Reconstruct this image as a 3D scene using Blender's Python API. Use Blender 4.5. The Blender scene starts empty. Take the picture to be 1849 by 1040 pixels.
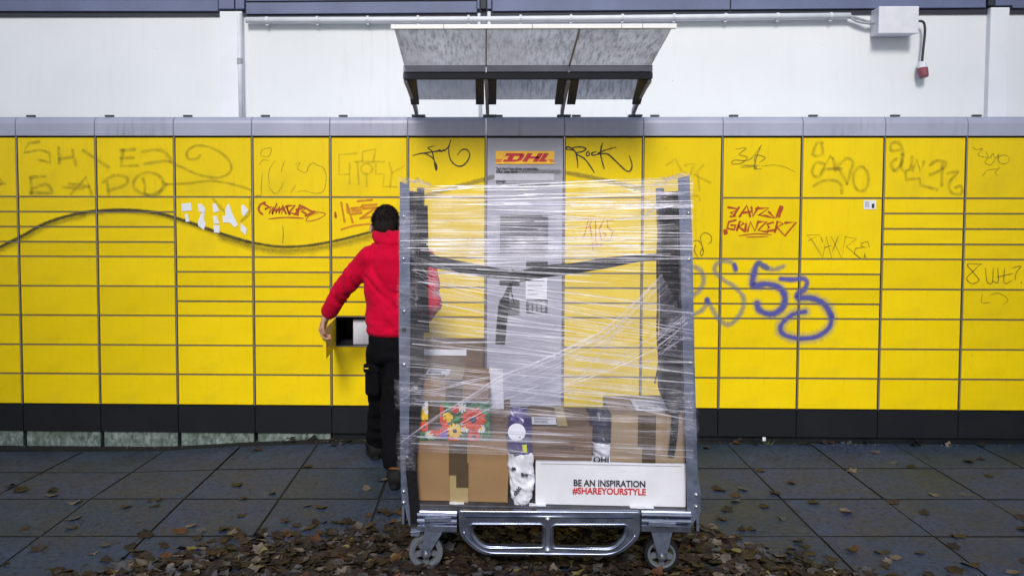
import bpy, bmesh, math, random
from mathutils import Vector, Matrix, noise
random.seed(11)
S = bpy.context.scene
COL = S.collection
rad = math.radians

# ------------------------------------------------------------------ camera
F, PX, PY = 1550.0, 842.35, 440.17                  # focal length and principal point of the 1849 px wide photo
CAM = Vector((0.0032, -5.4672, 1.5333))
yaw, pitch, roll = -0.0228, -0.0485, 0.0019
fw = Vector((math.sin(yaw)*math.cos(pitch), math.cos(yaw)*math.cos(pitch), math.sin(pitch)))
r0 = Vector((math.cos(yaw), -math.sin(yaw), 0)); u0 = r0.cross(fw)
rt = r0*math.cos(roll) + u0*math.sin(roll); up = u0*math.cos(roll) - r0*math.sin(roll)
cd = bpy.data.cameras.new('camera'); cam = bpy.data.objects.new('camera', cd); COL.objects.link(cam)
cd.sensor_width = 36; cd.lens = F/1849*36
cd.shift_x = (924.5-PX)/1849; cd.shift_y = (PY-520)/1849
cd.clip_start = .05; cd.clip_end = 3000
cam.matrix_world = Matrix(((rt.x, up.x, -fw.x, CAM.x), (rt.y, up.y, -fw.y, CAM.y), (rt.z, up.z, -fw.z, CAM.z), (0, 0, 0, 1)))
S.camera = cam

# ------------------------------------------------------------------ daylight (bright overcast)
SUN_EL, SUN_AZ = rad(36), rad(184)                 # azimuth clockwise from +Y: behind the camera
W = bpy.data.worlds.new("World"); S.world = W; W.use_nodes = True
wn = W.node_tree.nodes; bg = wn['Background']
sky = wn.new('ShaderNodeTexSky'); sky.sky_type = 'NISHITA'; sky.sun_disc = False
sky.sun_elevation = SUN_EL; sky.sun_rotation = SUN_AZ
sky.air_density = 1.0; sky.dust_density = 1.2; sky.ozone_density = 1.6
W.node_tree.links.new(sky.outputs[0], bg.inputs[0]); bg.inputs[1].default_value = 0.10
sl = bpy.data.lights.new('sun', 'SUN'); sl.energy = 2.1; sl.angle = rad(14); sl.color = (1, .97, .93)
so = bpy.data.objects.new('sun', sl); COL.objects.link(so)
sd = Vector((math.sin(SUN_AZ)*math.cos(SUN_EL), math.cos(SUN_AZ)*math.cos(SUN_EL), math.sin(SUN_EL)))
so.rotation_euler = sd.to_track_quat('Z', 'Y').to_euler(); so.location = (0, -6, 9)
S.view_settings.view_transform = 'Standard'; S.view_settings.look = 'None'
S.view_settings.gamma = 1; S.view_settings.use_curve_mapping = False
S.view_settings.exposure = 0.36
S.render.engine = 'CYCLES'
S.cycles.transparent_max_bounces = 32; S.cycles.max_bounces = 8

# ------------------------------------------------------------------ layout helpers: a photo pixel to a point at a known depth / on the ground
def ray(px, py): return (rt*((px-PX)/F) - up*((py-PY)/F) + fw)
def at(px, py, Y):
    d = ray(px, py); return CAM + d*((Y-CAM.y)/d.y)
def ground(px, py, z=0.0):
    d = ray(px, py); return CAM + d*((z-CAM.z)/d.z)

# ------------------------------------------------------------------ materials
def srgb(r, g, b):
    f = lambda c: c/12.92 if c <= .04045 else ((c+.055)/1.055)**2.4
    return (f(r/255), f(g/255), f(b/255), 1)
class NT:
    def __init__(s, name):
        s.m = bpy.data.materials.new(name); s.m.use_nodes = True
        s.t = s.m.node_tree; s.b = s.t.nodes['Principled BSDF']; s.o = s.t.nodes['Material Output']
    def n(s, typ, **kw):
        x = s.t.nodes.new(typ)
        for k, v in kw.items():
            if k in x.inputs.keys(): x.inputs[k].default_value = v
            else: setattr(x, k, v)
        return x
    def l(s, a, b): s.t.links.new(a, b)
    def coord(s, kind='Object', scale=(1, 1, 1)):
        c = s.n('ShaderNodeTexCoord'); m = s.n('ShaderNodeMapping'); m.inputs['Scale'].default_value = scale
        s.l(c.outputs[kind], m.inputs[0]); return m.outputs[0]
    def noise(s, scale, detail=4, vec=None, rough=.55, dist=0):
        x = s.n('ShaderNodeTexNoise'); x.inputs['Scale'].default_value = scale; x.inputs['Detail'].default_value = detail
        x.inputs['Roughness'].default_value = rough; x.inputs['Distortion'].default_value = dist
        if vec is not None: s.l(vec, x.inputs['Vector'])
        return x.outputs['Fac']
    def ramp(s, fac, *stops):
        x = s.n('ShaderNodeValToRGB'); e = x.color_ramp.elements
        while len(e) < len(stops): e.new(.5)
        for q, (p, c) in zip(e, stops):
            q.position = p; q.color = c if len(c) == 4 else (*c, 1)
        s.l(fac, x.inputs[0]); return x.outputs[0]
    def mix(s, fac, a, b, blend='MIX'):
        x = s.n('ShaderNodeMix', data_type='RGBA', blend_type=blend)
        for v, i in ((fac, 0), (a, 6), (b, 7)):
            if hasattr(v, 'is_linked'): s.l(v, x.inputs[i])
            else: x.inputs[i].default_value = v
        return x.outputs[2]
    def math(s, op, a, b=0.0, clamp=False):
        x = s.n('ShaderNodeMath', operation=op, use_clamp=clamp)
        for v, i in ((a, 0), (b, 1)):
            if hasattr(v, 'is_linked'): s.l(v, x.inputs[i])
            else: x.inputs[i].default_value = v
        return x.outputs[0]
    def rng(s, fac, a, b, c=0, d=1):
        x = s.n('ShaderNodeMapRange'); x.inputs[1].default_value = a; x.inputs[2].default_value = b
        x.inputs[3].default_value = c; x.inputs[4].default_value = d
        s.l(fac, x.inputs[0]); return x.outputs[0]
    def bump(s, h, strength=.3, dist=.01):
        x = s.n('ShaderNodeBump'); x.inputs['Strength'].default_value = strength; x.inputs['Distance'].default_value = dist
        s.l(h, x.inputs['Height']); s.l(x.outputs[0], s.b.inputs['Normal']); return x.outputs[0]
    def base(s, c):
        if hasattr(c, 'is_linked'): s.l(c, s.b.inputs['Base Color'])
        else: s.b.inputs['Base Color'].default_value = c
    def set(s, rough=.5, metal=0, spec=.5):
        s.b.inputs['Roughness'].default_value = rough; s.b.inputs['Metallic'].default_value = metal
        s.b.inputs['Specular IOR Level'].default_value = spec; return s

def k(c, f): return (c[0]*f, c[1]*f, c[2]*f, 1)
def simple(name, col, rough=.5, metal=0, var=.12, scale=12, bump=.1, spec=.5, kind='Object', stretch=(1, 1, 1)):
    t = NT(name); v = t.coord(kind, stretch); n = t.noise(scale, 5, v)
    t.base(t.ramp(n, (.3, k(col, 1-var)), (.7, k(col, 1+var)))); t.set(rough, metal, spec)
    if bump: t.bump(n, bump, .004)
    return t.m

M = {}
def mk_yellow():
    t = NT('yellow powder coat'); v = t.coord('Object')
    oi = t.n('ShaderNodeObjectInfo')
    c = t.ramp(t.noise(1.4, 3, t.coord('Generated')), (.3, (.80, .575, .002)), (.7, (.87, .625, .002)))
    hsv = t.n('ShaderNodeHueSaturation'); t.l(c, hsv.inputs['Color']); t.l(t.rng(oi.outputs['Random'], 0, 1, .93, 1.04), hsv.inputs['Value'])
    grime = t.rng(t.noise(3.2, 6, v, .65), .52, .78, 0, .25)
    specks = t.rng(t.noise(55, 2, v), .72, .78, 0, .45)
    streak = t.rng(t.noise(7, 4, t.coord('Object', (6, 1, .45))), .58, .8, 0, .22)
    wv = t.n('ShaderNodeVectorMath', operation='ADD'); t.l(v, wv.inputs[0]); t.l(oi.outputs['Location'], wv.inputs[1]); v = wv.outputs[0]
    scuff = t.math('MULTIPLY', t.rng(t.noise(30, 3, v, .6, 1.5), .66, .72, 0, .5), t.rng(t.noise(2.1, 2, v), .55, .62))
    edge = t.math('MULTIPLY', t.rng(t.noise(19, 4, v), .5, .75, 0, .3), 1.0)
    g = t.math('MAXIMUM', t.math('MAXIMUM', t.math('MAXIMUM', grime, streak), t.math('MULTIPLY', specks, grime)), t.math('MAXIMUM', scuff, t.math('MULTIPLY', edge, grime)))
    t.base(t.mix(g, hsv.outputs[0], (.34, .27, .03, 1)))
    t.set(.3, 0, .24); t.l(t.rng(t.noise(6, 3, v), .3, .7, .2, .36), t.b.inputs['Roughness'])
    t.bump(t.noise(2.2, 1, v), .12, .012)
    return t.m
M['yellow'] = mk_yellow()
M['yellow_edge'] = simple('yellow edge', (.78, .5, .004, 1), .4)
def mk_cap():
    t = NT('grey painted cap'); v = t.coord('Object')
    st = t.noise(5, 6, t.coord('Object', (5, 1, .5)), .65)
    dirt = t.math('MULTIPLY', t.rng(st, .48, .72, 0, 1), t.rng(t.noise(1.6, 2, v), .45, .65, 0, .7))
    c = t.ramp(t.noise(3, 4, v), (.3, (.33, .34, .45)), (.7, (.40, .41, .53)))
    t.base(t.mix(dirt, c, (.14, .15, .17, 1))); t.set(.42); return t.m
M['cap'] = mk_cap()
M['strip'] = simple('aluminium joint strip', (.3, .27, .3, 1), .35, .7, .1, 30)
M['dark'] = simple('dark carcass', (.02, .02, .025, 1), .6)
def mk_plinth():
    t = NT('charcoal plinth'); v = t.coord('Object')
    d = t.rng(t.noise(4, 5, v), .5, .8, 0, .5)
    t.base(t.mix(d, (.0075, .009, .0125, 1), (.016, .018, .02, 1))); t.set(.5, 0, .2); t.bump(t.noise(60, 2, v), .05, .002); return t.m
M['plinth'] = mk_plinth()
def mk_conc():
    t = NT('mossy concrete'); v = t.coord('Object')
    n = t.noise(38, 6, t.coord('Object', (1, 1, .6)), .7); m2 = t.noise(5, 4, v)
    c = t.ramp(n, (.38, (.06, .09, .07)), (.5, (.15, .19, .175)), (.68, (.30, .345, .33)))
    t.base(t.mix(t.rng(m2, .5, .7, 0, .8), c, (.05, .085, .045, 1))); t.set(.9); t.bump(n, .5, .006); return t.m
M['concrete'] = mk_conc()
def mk_wall():
    t = NT('white render'); v = t.coord('Object')
    c = t.ramp(t.noise(.9, 5, v), (.3, (.70, .73, .74)), (.7, (.78, .80, .82)))
    dr = t.math('MULTIPLY', t.rng(t.noise(6, 5, t.coord('Object', (3, 1, .3))), .55, .8, 0, .32), t.rng(t.noise(.8, 2, v), .4, .65))
    sp = t.rng(t.noise(26, 2, v), .745, .765, 0, .6)
    c = t.mix(t.math('MAXIMUM', dr, sp), c, (.38, .40, .38, 1))
    t.base(c); t.set(.85, 0, .2); t.bump(t.math('ADD', t.noise(5, 3, v), t.math('MULTIPLY', t.noise(140, 3, v), .25)), .25, .012); return t.m
M['wall'] = mk_wall()
M['pilaster'] = simple('white paint', (.76, .78, .82, 1), .7, 0, .04, 4)
M['pipe'] = simple('white pipe', (.66, .68, .72, 1), .45, 0, .08, 9, .03)
M['pipe_grey'] = simple('grey pipe collar', (.35, .37, .4, 1), .5)
M['fascia'] = simple('blue grey fascia', (.115, .14, .25, 1), .5, 0, .15, 3, .05)
M['fascia_dark'] = simple('dark fascia recess', (.018, .02, .035, 1), .6)
M['boxwhite'] = simple('junction box plastic', (.7, .71, .76, 1), .5, 0, .05)
M['cable'] = simple('black cable', (.03, .032, .045, 1), .5)
M['redplug'] = simple('dull red socket', (.22, .05, .07, 1), .45)
def mk_roof():
    t = NT('weathered canopy sheet'); v = t.coord('Object')
    st = t.noise(6, 6, t.coord('Object', (11, 1.6, 1.6)), .72)
    m = t.rng(t.noise(2.0, 3, v), .35, .6, .35, 1)
    c = t.ramp(t.noise(3, 4, v), (.3, (.30, .295, .295)), (.7, (.37, .365, .365)))
    cc = t.mix(t.math('MULTIPLY', t.rng(st, .45, .68, 0, 1), m), c, (.16, .16, .165, 1)); t.base(cc); t.set(.5)
    tl = t.n('ShaderNodeBsdfTranslucent'); ms = t.n('ShaderNodeMixShader'); ms.inputs[0].default_value = .88
    h = t.n('ShaderNodeHueSaturation'); h.inputs['Value'].default_value = 2.6; t.l(cc, h.inputs['Color']); t.l(h.outputs[0], tl.inputs[0])
    t.l(t.b.outputs[0], ms.inputs[1]); t.l(tl.outputs[0], ms.inputs[2]); t.l(ms.outputs[0], t.o.inputs[0]); return t.m
M['roof'] = mk_roof()
M['canopy_frame'] = simple('canopy grey paint', (.36, .355, .46, 1), .42, 0, .1, 8)
M['canopy_dark'] = simple('canopy charcoal and beam shade', (.035, .037, .055, 1), .5)  # charcoal fittings, and the painted shade below the cross beam
M['trim'] = simple('white canopy trim', (.85, .85, .85, 1), .35, 0, .03)
def mk_slab():
    t = NT('paving slab'); v = t.coord('Object'); oi = t.n('ShaderNodeObjectInfo')
    w = t.n('ShaderNodeNewGeometry').outputs['Position']
    sh = t.n('ShaderNodeVectorMath', operation='ADD'); t.l(v, sh.inputs[0]); t.l(oi.outputs['Location'], sh.inputs[1]); v = sh.outputs[0]
    n = t.noise(3.5, 7, v, .68); f = t.noise(160, 3, v)
    c = t.ramp(n, (.25, (.011, .021, .049)), (.75, (.034, .060, .118)))
    h = t.n('ShaderNodeHueSaturation'); t.l(c, h.inputs['Color']); t.l(t.rng(oi.outputs['Random'], 0, 1, .78, 1.25), h.inputs['Value'])
    t.l(t.rng(oi.outputs['Random'], 0, 1, .485, .515), h.inputs['Hue'])
    sp = t.rng(f, .66, .74, 0, .5); c = t.mix(sp, h.outputs[0], (.07, .08, .11, 1))
    c = t.mix(t.rng(t.noise(42, 4, v, .7), .48, .7, 0, .8), c, (.055, .068, .105, 1)); c = t.mix(t.rng(t.noise(33, 4, w, .7), .5, .66, 0, .85), c, (.006, .009, .014, 1))
    st = t.rng(t.noise(1.1, 4, w), .5, .68, 0, .6); c = t.mix(st, c, (.014, .034, .042, 1))
    pale = t.rng(t.noise(2.3, 8, w, .75), .56, .72, 0, .6); c = t.mix(pale, c, (.055, .075, .125, 1))
    t.base(c); t.set(.62); t.l(t.rng(n, .3, .7, .45, .8), t.b.inputs['Roughness']); t.bump(t.math('ADD', t.math('MULTIPLY', f, 1.5), t.math('MULTIPLY', n, 2)), .55, .005); return t.m
M['slab'] = mk_slab()
def mk_soil():
    t = NT('mossy soil joint'); v = t.coord('Object')
    c = t.ramp(t.noise(9, 6, v), (.35, (.003, .003, .003)), (.6, (.006, .008, .005)), (.78, (.016, .024, .010)))
    t.base(c); t.set(.95); t.bump(t.noise(60, 4, v), .7, .01); return t.m
M['soil'] = mk_soil()
M['asphalt'] = simple('asphalt', (.05, .05, .052, 1), .85, 0, .3, 90, .4)
M['moss'] = simple('moss', (.035, .06, .018, 1), .95, 0, .4, 60, .6)
def mk_galv(name, c, rough, sc=14):
    t = NT(name); v = t.coord('Object')
    vo = t.n('ShaderNodeTexVoronoi'); vo.inputs['Scale'].default_value = sc*4; t.l(v, vo.inputs['Vector'])
    n = t.noise(sc, 5, v); sc2 = t.noise(50, 4, t.coord('Object', (1, 1, .15)))
    t.base(t.mix(t.rng(sc2, .6, .8, 0, .25), t.ramp(n, (.3, k(c, .7)), (.7, k(c, 1.15))), k(c, .45)))
    t.set(rough, .9); t.l(t.math('ADD', t.rng(vo.outputs['Distance'], 0, .6, rough-.08, rough+.08), t.rng(n, .3, .7, -.06, .1)), t.b.inputs['Roughness'])
    t.bump(n, .08, .004); return t.m
M['galv'] = mk_galv('galvanised sheet', (.17, .20, .285, 1), .45)
M['galv_dark'] = mk_galv('dull steel tube', (.045, .05, .07, 1), .45)
M['steel'] = mk_galv('polished steel bumper', (.24, .27, .37, 1), .22, 5)
M['bolt'] = mk_galv('bright bolt', (.7, .7, .74, 1), .22)
M['floor'] = simple('worn trolley floor', (.05, .05, .065, 1), .55, 0, .5, 16, .3)
M['rubber'] = simple('black rubber tyre', (.010, .010, .012, 1), .8, spec=.15)
M['greywheel'] = simple('grey plastic wheel', (.085, .095, .115, 1), .55, 0, .15)
M['strap'] = simple('black webbing', (.007, .007, .010, 1), .7, 0, .3, 140, .3, .12)
def mk_card(name, c):
    t = NT(name); v = t.coord('Object')
    n = t.noise(4, 5, v); fl = t.n('ShaderNodeTexWave'); fl.inputs['Scale'].default_value = 60; fl.inputs['Distortion'].default_value = .6; t.l(v, fl.inputs['Vector'])
    cc = t.ramp(n, (.3, k(c, .86)), (.7, k(c, 1.1)))
    sc = t.rng(t.noise(30, 4, t.coord('Object', (.3, 1, 2))), .62, .75, 0, .4)
    t.base(t.mix(sc, cc, k(c, .68))); t.set(.8, 0, .25); t.bump(t.math('ADD', t.math('MULTIPLY', fl.outputs['Fac'], .25), n), .12, .004); return t.m
M['card'] = mk_card('brown cardboard', (.27, .165, .08, 1))
M['card_dark'] = mk_card('dark cardboard', (.16, .10, .065, 1))
M['card_pale'] = mk_card('pale cardboard', (.31, .225, .14, 1))
M['card_white'] = mk_card('white cardboard', (.68, .68, .74, 1))
M['tape_brown'] = simple('brown tape', (.075, .05, .03, 1), .25)
M['tape_clear'] = simple('yellowed tape', (.33, .25, .12, 1), .2)
M['paper'] = simple('white paper', (.75, .76, .82, 1), .7, 0, .05)
M['ink'] = simple('dark ink', (.02, .02, .035, 1), .6, bump=0)
M['ink_grey'] = simple('grey ink', (.1, .1, .13, 1), .6, bump=0)
M['ink_red'] = simple('red ink', (.5, .012, .02, 1), .6, bump=0)
M['poly_navy'] = simple('navy mailer plastic', (.02, .02, .05, 1), .28, 0, .3, 20, .5)
M['poly_purple'] = simple('purple mailer plastic', (.05, .035, .16, 1), .28, 0, .3, 20, .5)
M['poly_white'] = simple('white mailer plastic', (.68, .68, .76, 1), .3, 0, .1, 22, .8)
M['poly_yellow'] = simple('yellow green print', (.55, .6, .03, 1), .4)
M['sign_yellow'] = simple('sign yellow', (.95, .52, .03, 1), .4, bump=0)
M['sign_red'] = simple('sign red', (.55, .012, .03, 1), .4, bump=0)
M['console'] = simple('lilac grey console sheet', (.36, .36, .43, 1), .42, 0, .06, 5, .02)
M['strip_pale'] = simple('pale lilac strip', (.52, .52, .6, 1), .5)
M['screen'] = simple('display glass', (.06, .06, .08, 1), .12, bump=0)
M['bezel'] = simple('console bezel', (.3, .3, .36, 1), .4)
M['black'] = simple('black plastic', (.012, .012, .018, 1), .45)
def mk_cloth(name, c, rough=.9, fine=260, sheen=.3):
    t = NT(name); v = t.coord('Object')
    n = t.noise(7, 5, v); t.base(t.ramp(n, (.3, k(c, .85)), (.7, k(c, 1.12)))); t.set(rough, 0, .08)
    t.b.inputs['Sheen Weight'].default_value = sheen
    t.bump(t.math('ADD', t.math('MULTIPLY', t.noise(fine, 2, v), .3), t.noise(16, 4, v)), .35, .008); return t.m
M['hoodie'] = mk_cloth('red fleece', (.55, .002, .032, 1), sheen=.03)
M['trousers'] = mk_cloth('black work cloth', (.0045, .0045, .006, 1), sheen=.0)
M['skin'] = simple('skin', (.45, .25, .18, 1), .5, 0, .1, 20, .15)
def mk_hair():
    t = NT('short dark hair'); v = t.coord('Object', (1, 1, .4)); n = t.noise(260, 3, v)
    t.base(t.ramp(n, (.3, (.005, .004, .004)), (.7, (.022, .018, .016)))); t.set(.85, 0, .1); t.bump(n, .4, .004); return t.m
M['hair'] = mk_hair()
M['shoe'] = simple('dark shoe leather', (.010, .009, .009, 1), .7, spec=.15)
M['shoe_tan'] = simple('tan shoe collar', (.22, .085, .03, 1), .7)
LEAFC = {'dark brown': (.017, .0115, .009), 'brown': (.032, .021, .0145), 'pale tan': (.125, .10, .078), 'grey': (.062, .06, .066), 'rusty orange': (.08, .033, .013), 'yellow': (.16, .13, .045)}
def mk_leaf(n, c):
    t = NT(n+' leaf'); v = t.coord('Object')
    x = t.noise(40, 5, v); t.base(t.ramp(x, (.3, k(c, .55)), (.5, k(c, 1)), (.72, k(c, 1.35)))); t.set(.6, 0, .4); t.bump(t.noise(90, 3, v), .5, .003); return t.m
for n_, c_ in LEAFC.items(): M['leaf '+n_] = mk_leaf(n_, c_)

def mk_paint(name, col, alpha, soft=.5, grain=0.3, gscale=60, lower_soft=False):
    """sprayed or drawn paint: UV.v runs across the stroke, its edges fade out"""
    t = NT(name); uv = t.n('ShaderNodeTexCoord').outputs['UV']; sx = t.n('ShaderNodeSeparateXYZ'); t.l(uv, sx.inputs[0])
    v = t.math('ABSOLUTE', t.math('SUBTRACT', t.math('MULTIPLY', sx.outputs[1], 2), 1))
    e = t.rng(v, 1-soft, 1, 1, 0)
    g = t.rng(t.noise(gscale, 4, t.coord('Object')), .35, .65, 1-grain, 1)
    a = t.math('MULTIPLY', t.math('MULTIPLY', e, g), alpha, True)
    t.base((*col, 1)); t.set(.5); t.l(a, t.b.inputs['Alpha']); return t.m
P = {
 'olive': mk_paint('faded olive marker', (.16, .13, .012), .36, .75, .6, 26),
 'olive_faint': mk_paint('wiped marker', (.22, .17, .012), .27, .7, .5, 30),
 'spray_black': mk_paint('black spray', (.015, .016, .012), .9, .75, .35, 120),
 'spray_haze': mk_paint('black overspray', (.05, .05, .012), .55, 1.0, .7, 160),
 'spray_grey': mk_paint('grey spray', (.06, .06, .05), .5, .6, .5, 120),
 'pen': mk_paint('black pen', (.02, .018, .01), .85, .4, .35, 90),
 'pen_faint': mk_paint('faint pen', (.1, .08, .012), .7, .6, .6, 70),
 'black': mk_paint('black marker', (.008, .007, .006), .97, .2, .1),
 'orange': mk_paint('orange brown marker', (.42, .05, .004), .97, .25, .25, 40),
 'orange_faint': mk_paint('thin orange marker', (.62, .2, .006), .75, .3, .4, 40),
 'blue': mk_paint('blue spray', (.075, .08, .40), .95, .75, .3, 45),
 'blue_haze': mk_paint('blue overspray', (.12, .20, .36), .65, 1.0, .5, 150),
 'blue_faint': mk_paint('faded blue spray', (.15, .20, .30), .55, .8, .3, 60),
 'red': mk_paint('red marker', (.5, .03, .06), .85, .4, .4, 60),
}
def mk_film(name, gain, bias, strand=False):
    t = NT(name); t.t.nodes.remove(t.b)
    tr = t.n('ShaderNodeBsdfTransparent'); tr.inputs[0].default_value = (.965, .962, .99, 1)
    df = t.n('ShaderNodeBsdfDiffuse'); df.inputs[0].default_value = (.82, .80, .90, 1)
    gl = t.n('ShaderNodeBsdfGlossy'); gl.inputs[0].default_value = (.95, .95, 1, 1); gl.inputs['Roughness'].default_value = .3
    uv = t.n('ShaderNodeTexCoord').outputs['UV']
    ms = t.n('ShaderNodeMixShader')
    if strand:
        sx = t.n('ShaderNodeSeparateXYZ'); t.l(uv, sx.inputs[0])
        v = t.math('ABSOLUTE', t.math('SUBTRACT', t.math('MULTIPLY', sx.outputs[1], 2), 1))
        e = t.rng(v, .2, 1, 1, 0)
        g = t.rng(t.noise(9, 3, t.coord('Object', (1, 1, 1))), .35, .65, .35, 1)
        a = t.math('MULTIPLY', t.math('MULTIPLY', e, g), gain, True)
        bn = t.n('ShaderNodeBump'); bn.inputs['Strength'].default_value = .3; t.l(v, bn.inputs['Height']); bn.inputs['Distance'].default_value = .004
    else:
        def st(su, sv, det, ro, di):
            m = t.n('ShaderNodeMapping'); m.inputs['Scale'].default_value = (su, sv, 1); t.l(uv, m.inputs[0])
            return t.noise(1, det, m.outputs[0], ro, di)
        n1 = st(1.3, 42, 4, .65, .15); n2 = st(2.6, 120, 3, .6, .1); n3 = st(3.5, 9, 4, .6, 1.2)
        s = t.math('ADD', t.math('MULTIPLY', t.rng(n1, .5, .70), .62), t.math('MULTIPLY', t.rng(n2, .54, .70), .42))
        s = t.math('MULTIPLY', s, t.rng(n3, .3, .66, .35, 1.2))
        at_ = t.n('ShaderNodeAttribute', attribute_name='dens')
        a = t.math('MULTIPLY', t.math('ADD', t.math('MULTIPLY', s, gain), t.math('MULTIPLY', t.rng(st(2.2, 6, 3, .6, .8), .35, .7, .25, 1.5), bias)), at_.outputs['Fac'], True)
        bn = t.n('ShaderNodeBump'); bn.inputs['Strength'].default_value = .75; bn.inputs['Distance'].default_value = .006
        t.l(t.math('ADD', n1, t.math('MULTIPLY', n2, .5)), bn.inputs['Height'])
    t.l(bn.outputs[0], gl.inputs['Normal']); t.l(bn.outputs[0], df.inputs['Normal'])
    mg = t.n('ShaderNodeMixShader'); mg.inputs[0].default_value = .2; t.l(df.outputs[0], mg.inputs[1]); t.l(gl.outputs[0], mg.inputs[2])
    t.l(a, ms.inputs[0]); t.l(tr.outputs[0], ms.inputs[1]); t.l(mg.outputs[0], ms.inputs[2]); t.l(ms.outputs[0], t.o.inputs[0])
    return t.m
M['film'] = mk_film('stretch film', .95, .17)
M['film_bunch'] = mk_film('bunched stretch film', .8, .12)
M['strand'] = mk_film('stretch film strand', .58, 0, True)

# ------------------------------------------------------------------ mesh builder
class MB:
    def __init__(s): s.v = []; s.f = []; s.m = []; s.uv = []; s.attr = []
    def add(s, vs, fs, m=0, uv=None, attr=None):
        o = len(s.v); s.v += [tuple(p) for p in vs]
        for f in fs: s.f.append([i+o for i in f]); s.m.append(m)
        s.uv += (uv if uv else [(0, 0)]*len(vs)); s.attr += (attr if attr else [1.0]*len(vs)); return s
    def box(s, x0, x1, y0, y1, z0, z1, m=0, T=None):
        vs = [Vector(p) for p in ((x0, y0, z0), (x1, y0, z0), (x1, y1, z0), (x0, y1, z0), (x0, y0, z1), (x1, y0, z1), (x1, y1, z1), (x0, y1, z1))]
        if T: vs = [T @ p for p in vs]
        return s.add(vs, [(0, 3, 2, 1), (4, 5, 6, 7), (0, 1, 5, 4), (1, 2, 6, 5), (2, 3, 7, 6), (3, 0, 4, 7)], m)
    def panel(s, x0, x1, z0, z1, y0, th, c=.002, m=0):
        """flat panel facing -y with a chamfered front edge"""
        vs = []
        for (a, y) in ((c, y0), (0, y0+c), (0, y0+th)):
            vs += [(x0+a, y, z0+a), (x1-a, y, z0+a), (x1-a, y, z1-a), (x0+a, y, z1-a)]
        fs = [(0, 1, 2, 3), (11, 10, 9, 8)]
        for q in (0, 4):
            for i in range(4): j = (i+1) % 4; fs.append((q+i, q+4+i, q+4+j, q+j))
        return s.add(vs, fs, m)
    def prism(s, poly, a, b, axis='y', m=0):
        """polygon extruded from a to b; axis y: poly is (x,z); axis x: poly is (y,z)"""
        n = len(poly); mk = (lambda p, t: (p[0], t, p[1])) if axis == 'y' else (lambda p, t: (t, p[0], p[1])) if axis == 'x' else (lambda p, t: (p[0], p[1], t))
        vs = [mk(p, a) for p in poly] + [mk(p, b) for p in poly]
        fs = [list(range(n)), list(range(2*n-1, n-1, -1))] + [(i, i+n, (i+1) % n+n, (i+1) % n) for i in range(n)]
        return s.add(vs, fs, m)
    def tube(s, pts, r, n=10, m=0, caps=True, flat=1.0):
        pts = [Vector(p) for p in pts]; rs = r if isinstance(r, (list, tuple)) else [r]*len(pts)
        vs = []; up_ = Vector((.13, .27, .95))
        for i, p in enumerate(pts):
            d = (pts[min(i+1, len(pts)-1)] - pts[max(i-1, 0)]).normalized()
            a = d.cross(up_)
            a = a.normalized() if a.length > 1e-4 else Vector((1, 0, 0)); b = d.cross(a).normalized()
            vs += [p + a*(math.cos(6.28318*j/n)*rs[i]) + b*(math.sin(6.28318*j/n)*rs[i]*flat) for j in range(n)]
        fs = [(i*n+j, i*n+(j+1) % n, (i+1)*n+(j+1) % n, (i+1)*n+j) for i in range(len(pts)-1) for j in range(n)]
        if caps: fs += [list(range(n-1, -1, -1)), list(range((len(pts)-1)*n, len(pts)*n))]
        return s.add(vs, fs, m)
    def cyl(s, p0, p1, r0, r1=None, n=16, m=0): return s.tube([p0, p1], [r0, r0 if r1 is None else r1], n, m)
    def ell(s, c, r, n=14, m=0, T=None):
        c = Vector(c); vs = []; h = n//2+1
        for i in range(h):
            th = math.pi*i/(h-1)
            for j in range(n):
                p = Vector((r[0]*math.sin(th)*math.cos(6.28318*j/n), r[1]*math.sin(th)*math.sin(6.28318*j/n), r[2]*math.cos(th)))
                vs.append(c + (T @ p if T else p))
        return s.add(vs, [(i*n+j, (i+1)*n+j, (i+1)*n+(j+1) % n, i*n+(j+1) % n) for i in range(h-1) for j in range(n)], m)
    def loft(s, rings, m=0, caps=True):
        n = len(rings[0]); vs = [p for r in rings for p in r]
        fs = [(i*n+j, i*n+(j+1) % n, (i+1)*n+(j+1) % n, (i+1)*n+j) for i in range(len(rings)-1) for j in range(n)]
        if caps: fs += [list(range(n-1, -1, -1)), list(range((len(rings)-1)*n, len(rings)*n))]
        return s.add(vs, fs, m)
    def grid(s, nu, nv, fn, m=0, dens=None):
        """fn(a,b) -> point, (u,v)"""
        vs = []; uv = []; at_ = []
        for j in range(nv+1):
            for i in range(nu+1):
                r_ = fn(i/nu, j/nv); p, q = r_ if len(r_) == 2 else (r_, (0, 0)); vs.append(p); uv.append(q); at_.append(dens(i/nu, j/nv) if dens else 1.0)
        fs = [(j*(nu+1)+i, j*(nu+1)+i+1, (j+1)*(nu+1)+i+1, (j+1)*(nu+1)+i) for j in range(nv) for i in range(nu)]
        return s.add(vs, fs, m, uv, at_)
    def mesh(s, name, mats, smooth=False):
        me = bpy.data.meshes.new(name); me.from_pydata(s.v, [], s.f)
        for q in (mats if isinstance(mats, (list, tuple)) else [mats]): me.materials.append(q)
        me.polygons.foreach_set('material_index', s.m)
        if any(u != (0, 0) for u in s.uv):
            l = me.uv_layers.new(name='UVMap')
            for lp in me.loops: l.data[lp.index].uv = s.uv[lp.vertex_index]
            a = me.attributes.new('dens', 'FLOAT', 'POINT'); a.data.foreach_set('value', s.attr)
        if smooth: me.polygons.foreach_set('use_smooth', [True]*len(me.polygons))
        me.update(); return me
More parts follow.
